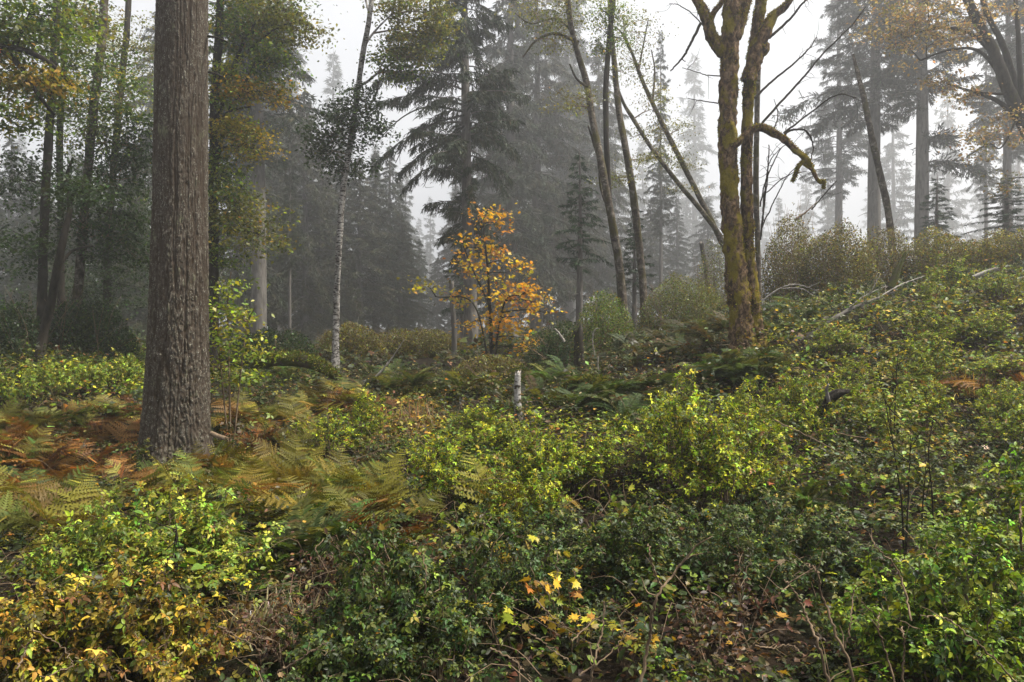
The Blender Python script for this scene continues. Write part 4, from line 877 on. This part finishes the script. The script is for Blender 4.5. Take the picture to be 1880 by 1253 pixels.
bushes('salmonberry_bush', [bush(220+i, .5, .7, 15, 1200, LUSH, .041, TRI8) for i in range(3)],
    [(1800,1080,80,60,6),(1740,1180,90,50,5),(1850,1000,40,40,3),(2100,1080,150,90,8)], .4, 'lush green big-leaved bush in the lower right corner', 'bush', 'lush bushes in the lower right', seed=23)
bushes('salmonberry_bush', [bush(230+i, .5, .55, 15, 1400, G_YEL, .037, TRI8) for i in range(3)],
    [(330,1030,120,40,8),(180,1040,80,50,4),(220,690,40,30,4),(110,690,60,12,3),(230,640,20,15,2),(20,710,30,15,1),(-150,850,110,160,10)], .35, 'yellowish leafy bush on the left, in front of or behind the rusty bracken', 'bush', 'yellowish bushes on the left', seed=24)
bushes('autumn_bush', [bush(240+i, .5, .45, 15, 1200, AUT, .038, TRI8) for i in range(3)],
    [(110,1150,120,50,5),(60,1215,60,25,2),(280,1190,70,40,2)], .3, 'orange-brown leafy bush in the lower left corner', 'bush', 'orange-brown bushes in the lower left', seed=25)
bushes('bramble_bush', [bush(250+i, .5, .55, 16, 1500, [(3, (.036, .062, .012)), (2, (.075, .11, .018)), (1.2, (.16, .18, .028)), (1.4, (.02, .035, .010))], .034, TRI8) for i in range(3)],
    [(720,1130,100,35,5),(640,1180,50,30,2),(830,1090,60,25,2),(1010,1010,90,40,4),(1180,1010,80,40,3),(1330,1000,80,40,3),(1440,960,90,60,4)], .35, 'blue-green bramble mound in the near undergrowth', 'bush', 'blue-green bramble mounds in front', seed=26)
bushes('maple_seedling', [bush(260+i, .28, .5, 5, 26, YLW, .056, MAPLE) for i in range(3)],
    [(1040,1130,50,25,2),(900,1140,40,30,1),(1140,1150,30,15,1),(940,1025,15,8,1),(1180,1020,15,10,1),(160,1200,60,20,1)], .25, 'maple seedling with a few big yellow leaves in the near undergrowth', 'seedling', 'yellow maple seedlings in front', seed=27)
THM = [(3, (.16, .22, .022)), (2, (.11, .16, .018)), (1, (.28, .27, .03)), (.6, (.2, .11, .03))]
bushes('thimbleberry_bush', [bush(280+i, .45, .55, 8, 150, THM, .06, MAPLE) for i in range(3)],
    [(1560,890,140,60,6),(1750,880,90,50,4),(1130,930,80,40,3),(880,960,60,30,2),(240,1080,90,40,3),(1640,600,80,30,3)], .35, 'broad-leaved pale green bush standing among smaller bramble leaves', 'bush', 'broad-leaved bushes among the brambles', sc=(.6,1.0), seed=28)
DRK = [(3, (.06, .028, .014)), (2, (.035, .018, .010)), (1, (.13, .06, .022)), (.8, (.05, .07, .014))]
bushes('dried_bush', [bush(290+i, .35, .45, 12, 240, DRK, .04, LEAF4) for i in range(3)],
    [(640,1040,110,40,7),(700,1010,80,30,4),(1350,1150,90,50,3),(1110,850,60,15,3),(1200,830,30,20,2),(1660,1180,60,30,3),(540,1170,60,40,4),(1830,700,40,30,3)], .25, 'withered reddish-brown bush in a dark hollow of the undergrowth', 'bush', 'withered brown bushes in the hollows', sc=(.7,1.1), seed=29)
ferns('bracken_fern', BR['rust'], [(1850,690,35,25,2),(1745,690,40,15,2)], .3, 'rusty dying bracken clump on the leafy slope at the right', 'fern', 'rusty bracken on the right slope', seed=30)
ferns('sword_fern', SWD+SW, [(800,700,110,16,12),(700,690,60,14,6),(960,720,60,16,6),(1180,730,70,20,6)], .3, 'dark fern in the shaded middle of the clearing', 'fern', 'dark ferns across the clearing', sc=(.7,1.1), seed=32)
ferns('sword_fern', SW, [(700,1000,60,20,3),(1450,890,60,30,3),(250,960,60,25,3),(820,830,50,20,3)], .3, 'dark sword fern half buried in the near bramble leaves', 'fern', 'sword ferns buried in the brambles', sc=(.5,.8), seed=31)
# brown and olive thicket on the crest behind the slope
def thicket(px, py, rx, ry, d, n, pal, label, seed, leaf=.05):
    n = int(n*3.2); r = np.random.default_rng(seed); c = at(px, py, d); O = np.array([c[0], d, gz(c[0], d)]); root = thing('thicket_bush', O, label, 'bush')
    st, lf = MB(), MB(); RX, RY = rx/F*d, ry/F*d; top = c[2]+RY
    for i in range(70):
        b = O+np.r_[r.normal(0, RX*.35), r.normal(0, .4), -.1]; e = np.array([c[0]+r.uniform(-1, 1)*RX*1.05, d+r.normal(0, .6), 0]); e[2] = O[2]+(top-O[2])*math.sqrt(max(0, 1-((e[0]-c[0])/RX/1.12)**2))*r.uniform(.55, 1.15)
        S = smooth_path([b, (b+e)/2+r.normal(0, .1, 3), e], 10); st.add(*tube(S, np.linspace(.010, .003, 10), 4))
    q = rand_dirs(n*2, r)*(r.random((n*2, 1))**.4); q = q[:n]; P = np.array([c[0], d, O[2]])+q*np.array([RX, .9, top-O[2]]); P[:, 2] = O[2]+abs(P[:, 2]-O[2])*(.85+.35*fbm(P[:, 0]*2.5, P[:, 1]*2, seed=seed))
    g = fbm(P[:, 0]*3, P[:, 2]*3, P[:, 1]*2, seed+3); P = P[g > .36]; N = len(P)
    scatter(lf, LEAF4, P, rand_dirs(N, r), rand_dirs(N, r)+[0, 0, .8], leaf*r.uniform(.6, 1.3, N), pick(pal, N, r), 1.1)
    st.build('stems', M['twig'], root, O); lf.build('foliage', M['leaf'], root, O, smooth=False)
TB = [(3, (.095, .075, .016)), (3, (.13, .12, .020)), (1.4, (.20, .18, .03)), (1, (.05, .05, .012)), (.5, (.27, .25, .06))]
TO = [(3, (.20, .175, .022)), (3, (.11, .11, .022)), (1.4, (.22, .18, .03)), (1, (.07, .07, .018))]
thicket(1450,490,60,95,20.5,5200,TB,'brown-olive bush right against the right side of the mossy maple',301)
thicket(1540,500,80,85,20,7500,TB,'big dark brown bush in the middle of the thicket on the crest',302)
thicket(1620,490,60,75,21,5000,TB,'brown bush behind the jagged leaning stub',303)
thicket(1720,480,75,55,20.5,6000,TO,'olive bush right of the jagged leaning stub',304)
thicket(1820,475,75,50,20,6000,TO,'golden-olive bush at the right end of the crest thicket',305)
thicket(1900,470,60,55,19.5,3500,TO,'golden-olive bush cut by the right edge of the picture',306)
thicket(1465,425,45,45,22,900,TO,'thin sparse bush standing taller beside the mossy maple',307)
thicket(1255,565,90,60,22,6500,[(2,(.10,.13,.03)),(2,(.14,.15,.035)),(1,(.2,.19,.05))],'pale green bush in the misty gap left of the mossy maple',308)
thicket(1110,590,60,50,21.5,4200,G_MID,'dark green bush around the foot of the bent alder',309)
thicket(1030,635,70,40,20,4200,G_DARK,'dark green bush in front of the black rotten stump',310)
thicket(760,640,110,38,26,6500,TB,'low brown bush across the back of the clearing',311,.06)
thicket(640,640,70,45,25,4500,TB,'low brown bush just behind the birch foot',312,.06)
thicket(500,650,90,45,22,5200,G_DARK,'dark bush behind the low mossy log',313,.06)
thicket(150,610,110,60,20.5,6500,G_DARK,'dark green bush under the left stand of trees',314,.07)
thicket(10,600,70,60,19,4500,G_DARK,'dark green bush at the left edge beside the leftmost trunk',315,.07)
thicket(900,680,80,28,19,4000,TB,'low brownish bush under the gold-leaved maple',316)
thicket(1310,500,40,45,24,2500,[(2,(.12,.14,.04)),(1,(.2,.19,.05))],'pale misty bush touching the left side of the mossy maple',317)
# tiny conifer seedling on the rise
sd = conifer(71, 1.05, .014, .12, .30, 46, .2, [(2, (.10, .12, .025)), (1, (.15, .14, .03))], M['twig'], dens=60, per=6, hang=.3, blade=(.05, .010), tw=.12); sd.name = 'fir_seedling'
p_ = hit(600, 785, .45); put(sd, True, p_, 0, 1.0, 'small feathery fir seedling among the bracken on the rise', 'seedling')
# thin dark-stemmed saplings in the near undergrowth
def sapling(label, stems, d, n, pal, seed, leaf=.06):
    r = np.random.default_rng(seed); lf, st = MB(), MB(); O = at(stems[0][0][0], stems[0][0][1], d); O[2] = gz(O[0], d); root = thing('sapling', O, label, 'sapling')
    for s_ in stems:
        P = [at(a, b, d) for a, b in s_]; P[0][2] = min(P[0][2], gz(P[0][0], d)-.03); S = smooth_path(P, 24); st.add(*tube(S, np.linspace(.009, .003, 24), 5))
        for _ in range(9):
            j = int(r.integers(5, 23)); dr = norm(rand_dirs(1, r, .3)[0]*[1, .6, 1]); L = r.uniform(.15, .4); Q = smooth_path([S[j], S[j]+dr*L*.6, S[j]+dr*L], 8); st.add(*tube(Q, np.linspace(.004, .0015, 8), 4))
            k = n//(9*len(stems)); u = r.integers(2, 8, k); ax = rand_dirs(k, r); ax[:, 2] *= .4
            scatter(lf, LEAF8, Q[u]+r.normal(0, .02, (k, 3)), ax, rand_dirs(k, r)*.6+[0, 0, 1.], leaf*r.uniform(.6, 1.2, k), pick(pal, k, r))
    st.build('stems', M['dark_bark'], root, O); lf.build('foliage', M['cover'], root, O, smooth=False)
sapling('dark thin-stemmed sapling standing in the right undergrowth', [[(1660,1010),(1655,920),(1640,820),(1632,740)],[(1662,1010),(1668,900),(1672,800)],[(1715,1010),(1712,920),(1705,830),(1715,760)],[(1690,1010),(1694,930),(1700,860)]], 6.5, 420, [(2,(.16,.2,.03)),(2,(.09,.13,.025)),(1,(.3,.26,.04))], 401)
sapling('single dark thin stem with a few leaves in the lower left undergrowth', [[(312,1190),(318,1090),(324,990),(322,955)]], 5.0, 60, G_MID, 402, .09)
sapling('leafy thin sapling rising from the golden slope leaves', [[(1640,770),(1645,700),(1650,640)],[(1645,770),(1620,710),(1605,660)]], 9.5, 260, [(2,(.3,.28,.04)),(2,(.16,.19,.03))], 403, .07)

# ------------------------------------------------------------------ dry grass
def tuft(seed, n, L, spread, pal, lean=(0, 0)):
    r = np.random.default_rng(seed); mb = MB(); az = r.uniform(0, 2*PI, n); b = np.stack([r.normal(0, spread*.3, n), r.normal(0, spread*.3, n), np.zeros(n)], -1)
    l = L*r.uniform(.5, 1.2, n); out = r.uniform(.15, 1.1, n); w = r.uniform(.003, .006, n)
    d = np.stack([np.cos(az)*out+lean[0], np.sin(az)*out+lean[1], np.ones(n)], -1); d = norm(d); sd_ = norm(np.cross(d, [0, 0, 1.])+1e-4)
    rows = []
    for k, (s, ww) in enumerate([(0, 1), (.35, 1), (.7, .8), (1, .1)]):
        p = b+d*(l*s)[:, None]-np.array([0, 0, 1.])*(l*.55*s*s*out)[:, None]; rows += [p-sd_*(w*ww)[:, None], p+sd_*(w*ww)[:, None]]
    V = np.stack(rows, 1); o = (np.arange(n)*8)[:, None]; Q = np.concatenate([o+np.array([[i, i+1, i+3, i+2]]) for i in (0, 2, 4)])
    mb.add(V.reshape(-1, 3), Q, np.repeat(pick(pal, n, r), 8, 0)); return mb.mesh('grass_tuft', M['dry'])
STRAW = [(3, (.36, .28, .15)), (2, (.26, .18, .09)), (1, (.45, .38, .24))]; RSTRAW = [(3, (.30, .19, .07)), (2, (.20, .11, .04)), (1, (.40, .29, .12))]
for i, (px, py, h, sz, lab, pal) in enumerate([(480,1100,.25,.38,'pale straw-coloured dry grass tuft low in the left undergrowth',STRAW),(510,1085,.25,.32,'smaller straw tuft leaning beside the pale dry grass',STRAW),
    (735,765,.25,.6,'tawny dry grass tuft on the left of the flattened patch',RSTRAW),(770,760,.25,.6,'tawny dry grass tuft on the right of the flattened patch',RSTRAW),(700,790,.25,.5,'tawny dry grass tuft nearest in the flattened patch',RSTRAW),(1780,700,.25,.5,'dry brown grass clump on the right slope',RSTRAW)]):
    one('grass_tuft', tuft(500+i, 200, sz, .5, pal, (.3, -.2)), hit(px, py, h), i, 1.0, lab, 'grass tuft')

# ------------------------------------------------------------------ bare canes in front
CAN = [([(1170,1300),(1190,1180),(1205,1100),(1240,1050),(1275,1005)], 3.3, 7, 'tall pale cane rising in the lower middle, forked near its top'), ([(1215,1080),(1200,1045),(1193,1015),(1190,1000)], 3.32, 4, 'short side cane with a yellow leaf beside the tall pale cane'),
 ([(1075,1300),(1090,1220),(1105,1160),(1110,1105)], 3.1, 5, 'pale upright cane left of the tall pale cane'), ([(980,1095),(1010,1130),(1052,1158)], 3.6, 3, 'thin slanting cane falling right in the lower middle'),
 ([(1065,1240),(1120,1200),(1165,1150)], 3.2, 3.5, 'thin cane crossing the pale upright cane low down'), ([(1050,1178),(1090,1140),(1150,1108)], 3.5, 3, 'thin grey cane crossing the pale upright cane higher up'),
 ([(970,1160),(1010,1190),(1055,1220)], 3.1, 3.5, 'thin pale cane running down towards the bottom middle'), ([(900,1190),(940,1210),(965,1235),(990,1270)], 3.0, 4, 'curved brown cane at the bottom middle edge'),
 ([(1575,1300),(1560,1220),(1530,1150),(1508,1090),(1500,1050),(1480,1035)], 3.2, 6, 'longest reddish cane in the lower right, bending left at its top'), ([(1525,1270),(1500,1180),(1480,1130),(1460,1090),(1440,1065)], 3.1, 6, 'reddish-brown cane left of the longest reddish cane'),
 ([(1552,1190),(1562,1140),(1566,1090),(1574,1075)], 3.15, 3.5, 'short side cane right of the longest reddish cane'), ([(1673,1140),(1660,1080),(1640,1035),(1608,1005),(1596,980)], 3.9, 4, 'grey zigzag cane arching over the dark hollow on the right'),
 ([(1655,1300),(1630,1210),(1612,1160),(1614,1125)], 3.1, 4, 'dark reddish cane standing in the dark hollow on the right'), ([(1655,1290),(1658,1220),(1660,1170),(1655,1150)], 3.1, 4, 'straight rusty cane beside the dark reddish cane'),
 ([(1880,1270),(1820,1205),(1770,1160),(1735,1135),(1690,1130)], 3.0, 3.5, 'long thin grey cane slanting down to the lower right corner'), ([(1876,1010),(1872,960),(1876,925),(1885,915)], 3.6, 5, 'pale hooked cane at the right edge'),
 ([(1655,1030),(1700,1018),(1760,1018),(1800,1022)], 4.5, 2.5, 'thin level cane lying over leaves on the right'), ([(1385,1185),(1420,1190),(1450,1185),(1480,1205)], 3.4, 3.5, 'low grey cane lying across brown litter in the lower right'),
 ([(1420,770),(1480,800),(1530,825),(1560,840)], 7.5, 2.5, 'thin grey cane lying down the leafy slope'), ([(1535,795),(1580,803),(1630,808)], 7.5, 2, 'thin level cane on the leafy slope'),
 ([(510,1235),(550,1210),(600,1180)], 3.3, 4, 'dark twig lying in the lower left litter'), ([(600,1050),(580,1010),(595,990)], 4.5, 3, 'short bent grey twig near the brown bracken'), ([(780,1090),(782,1050),(776,1020)], 4.2, 3, 'upright pale twig right of the brown litter'),
 ([(400,1150),(430,1165),(480,1195)], 3.4, 3.5, 'grey twig slanting through the lower left leaves'), ([(30,1230),(50,1190),(62,1170)], 3.0, 4, 'pale twig in the lower left corner leaves'), ([(60,1155),(110,1185),(135,1220)], 3.0, 3, 'long thin brown twig among the orange leaves'),
 ([(650,845),(690,830),(720,822)], 9, 2, 'thin grey twig lying over the bank behind the olive bracken'), ([(187,1000),(188,940),(187,900)], 6.5, 2.5, 'thin upright twig below the rusty bracken'), ([(312,965),(311,930)], 6, 2.5, 'short pale twig under the thick fir')]
for i, (pts, d, wd, lab) in enumerate(CAN):
    stick(lab, [at(a, b, d+.06*math.sin(j*2.3+i)) for j, (a, b) in enumerate(pts)], (wd/F*d/2, wd*.45/F*d/2), 'twig', 'bare_cane', None, kids=3 if wd > 3 else 1, seed=60+i, cat='cane', k=6, jag=.003)

# ------------------------------------------------------------------ ground cover nobody could count
ELL = [  # where the cover turns another colour: px, py, rx, ry, palette index, strength
 (1250,850,260,110,1,1),(1650,650,320,110,2,.8),(1000,830,250,80,1,.8),(330,1020,220,70,2,.8),(120,1170,240,100,4,.75),(1780,1080,150,150,3,1),(650,1030,200,70,5,1),(740,1140,170,70,6,1),(1380,1170,130,60,5,1),(1450,990,260,110,6,.8),
 (100,780,170,100,7,.9),(560,860,180,90,7,.9),(520,760,200,60,7,.9),(1080,980,220,80,6,.7),(1780,560,140,60,2,.8),(1700,780,140,60,2,.7),(740,760,90,40,4,1),(440,1160,120,90,5,.8),(150,690,140,30,1,1),(1100,680,240,60,7,.9),(760,680,160,50,7,1),(1260,610,120,50,7,1)]
COVP = [[(3.4, (.026, .041, .007)), (2.4, (.056, .078, .010)), (1.6, (.15, .17, .018)), (.8, (.02, .028, .008)), (.5, (.12, .07, .02))], SAL, [(3, (.22, .24, .022)), (2.4, (.12, .15, .018)), (1.5, (.05, .08, .014)), (1.0, (.45, .34, .03))], LUSH,
        AUT, BROWN, [(4, (.034, .060, .013)), (2, (.075, .108, .020)), (1, (.02, .036, .010)), (.8, (.15, .18, .03))], [(3, (.06, .06, .018)), (2, (.09, .08, .02)), (2, (.035, .05, .016)), (1, (.12, .07, .025))]]
def cover():
    r = np.random.default_rng(900); near, mid_, farc = MB(), MB(), MB()
    def band(y0, y1, lai, la, mb, shape, size, hmax, seed):
        area = (y1*y1-y0*y0)/2*1.9+(y1-y0)*6; n = int(area*lai/la)
        y = np.sqrt(r.uniform(y0*y0, y1*y1, n)); x = (r.random(n)-.5)*(y*1.9+6)
        cl = fbm(x*1.1, y*1.1, seed=11, o=3); fine = fbm(x*3.2, y*3.2, seed=13, o=2)
        gap = fbm(x*1.9+7, y*1.9, seed=17, o=3)
        H = hmax*np.clip((cl-.32)*2.6, .05, 1.15)*np.clip(.1+1.7*(fine-.1), .1, 1.4)
        z0 = ground(x, y); dep = np.minimum(r.exponential(.30, n), 1.0); z = z0+H*(1-dep)+.01
        keep = (gap > np.where(y > 9, .40, .455)-.11*(x > 1.5)) | (r.random(n) < .18)
        px, py = pix(x, y, z); thin = np.ones(n)
        pid = np.zeros(n, int)
        for (ex, ey, rx, ry, k, st_) in ELL:
            q = ((px-ex)/rx)**2+((py-ey)/ry)**2; wgt = np.clip(1.35-q, 0, 1)*st_; on = r.random(n) < wgt; pid[on] = k
            if k == 5: thin = np.where(q < 1, .45, thin)
            if k in (1, 2): thin = np.where(q < 1, np.minimum(thin, .85), thin)
            if k == 7: thin = np.where(q < 1, np.minimum(thin, .75), thin)
        pid = np.where((r.random(n) < .12), r.choice([0, 0, 0, 2, 5], n), pid)
        ht = np.hypot(x+5.27, y-12.5); keep &= (r.random(n) < thin) & (ht > .6)
        x, y, z, pid = x[keep], y[keep], z[keep], pid[keep]; n = len(x)
        col = np.zeros((n, 3))
        for k, p in enumerate(COVP):
            m = pid == k; col[m] = pick(p, int(m.sum()), r)
        ax = rand_dirs(n, r); ax[:, 2] = ax[:, 2]*.35-.18; nr = rand_dirs(n, r)*.75+[0, 0, 1.]; P = np.stack([x, y, z], -1); sz = size*np.exp(r.normal(0, .3, n)); wd = r.uniform(.8, 1.25, n); A = vnoise(x*2.2, y*2.2, seed=77)+r.normal(0, .12, n) > .5
        for m, sh, k in ((A, shape, 1.0), (~A, LEAF8 if shape is TRI8 else LEAF4, 1.25)): scatter(mb, sh, P[m], ax[m], nr[m], sz[m]*k, col[m], wd[m])
    band(1.9, 6.5, 1.7, .0017, near, TRI8, .039, .50, 1)
    band(6.5, 12, 1.7, .0017, mid_, TRI4, .040, .52, 2)
    band(12, 21, 1.6, .0036, mid_, TRI4, .062, .55, 3)
    band(21, 34, 1.1, .022, farc, TRI4, .15, .6, 4)
    for mb, nm, lab in ((near, 'bramble_undergrowth', 'dense low bramble leaves covering the near ground'), (mid_, 'bramble_undergrowth', 'low leaves covering the middle slope and bank'), (farc, 'woodland_undergrowth', 'dim low undergrowth on the floor under the far trees')):
        o = mb.build(nm, M['cover'], smooth=False); o['kind'] = 'stuff'; o['label'] = lab
    # fallen leaves and dead stems caught in the cover
    fl = MB(); n = 1500; y = np.sqrt(r.uniform(4, 18*18, n)); x = (r.random(n)-.5)*(y*1.3+1); z = ground(x, y)+r.uniform(.05, .5, n)
    scatter(fl, MAPLE, np.stack([x, y, z], -1), rand_dirs(n, r)*[1, 1, .4], rand_dirs(n, r)*.6+[0, 0, 1.], r.uniform(.03, .075, n), pick([(2, (.50, .36, .03)), (2, (.42, .20, .03)), (2, (.22, .10, .035)), (1, (.55, .40, .2))], n, r))
    o = fl.build('fallen_leaves', M['leaf'], smooth=False); o['kind'] = 'stuff'; o['label'] = 'scattered yellow and rusty fallen leaves lying on the undergrowth'
    lt = MB(); n = 40000; y = np.sqrt(r.uniform(3, 17*17, n)); x = (r.random(n)-.5)*(y*1.8+5); z = ground(x, y)+r.uniform(.004, .05, n)
    scatter(lt, LEAF4, np.stack([x, y, z], -1), rand_dirs(n, r)*[1, 1, .25], rand_dirs(n, r)*.5+[0, 0, 1.], r.uniform(.03, .085, n), pick([(3, (.05, .028, .014)), (2, (.085, .048, .022)), (1, (.15, .09, .045)), (2, (.025, .016, .010))], n, r), r.uniform(.8, 1.4, n))
    o = lt.build('leaf_litter', M['leaf'], smooth=False); o['kind'] = 'stuff'; o['label'] = 'brown rotting leaf litter lying on the dark soil'
    tw = MB()
    for i in range(1100):
        y = math.sqrt(r.uniform(5, 15*15)); x = (r.random()-.5)*(y*1.3+1); z = gz(x, y); a = r.uniform(0, 6.28); L = r.uniform(.3, .9); v = np.array([math.cos(a), math.sin(a), 0])*L; rise = r.uniform(.1, .6)*L
        tw.add(*tube(smooth_path([[x, y, z], np.array([x, y, z+rise])+v*.4+r.normal(0, .03, 3), np.array([x, y, z+rise*r.uniform(.5, 1.1)])+v], 8), np.linspace(.004, .0015, 8), 3))
    o = tw.build('dead_stems', M['twig']); o['kind'] = 'stuff'; o['label'] = 'fine dead bramble stems tangled through the leaves'
cover()
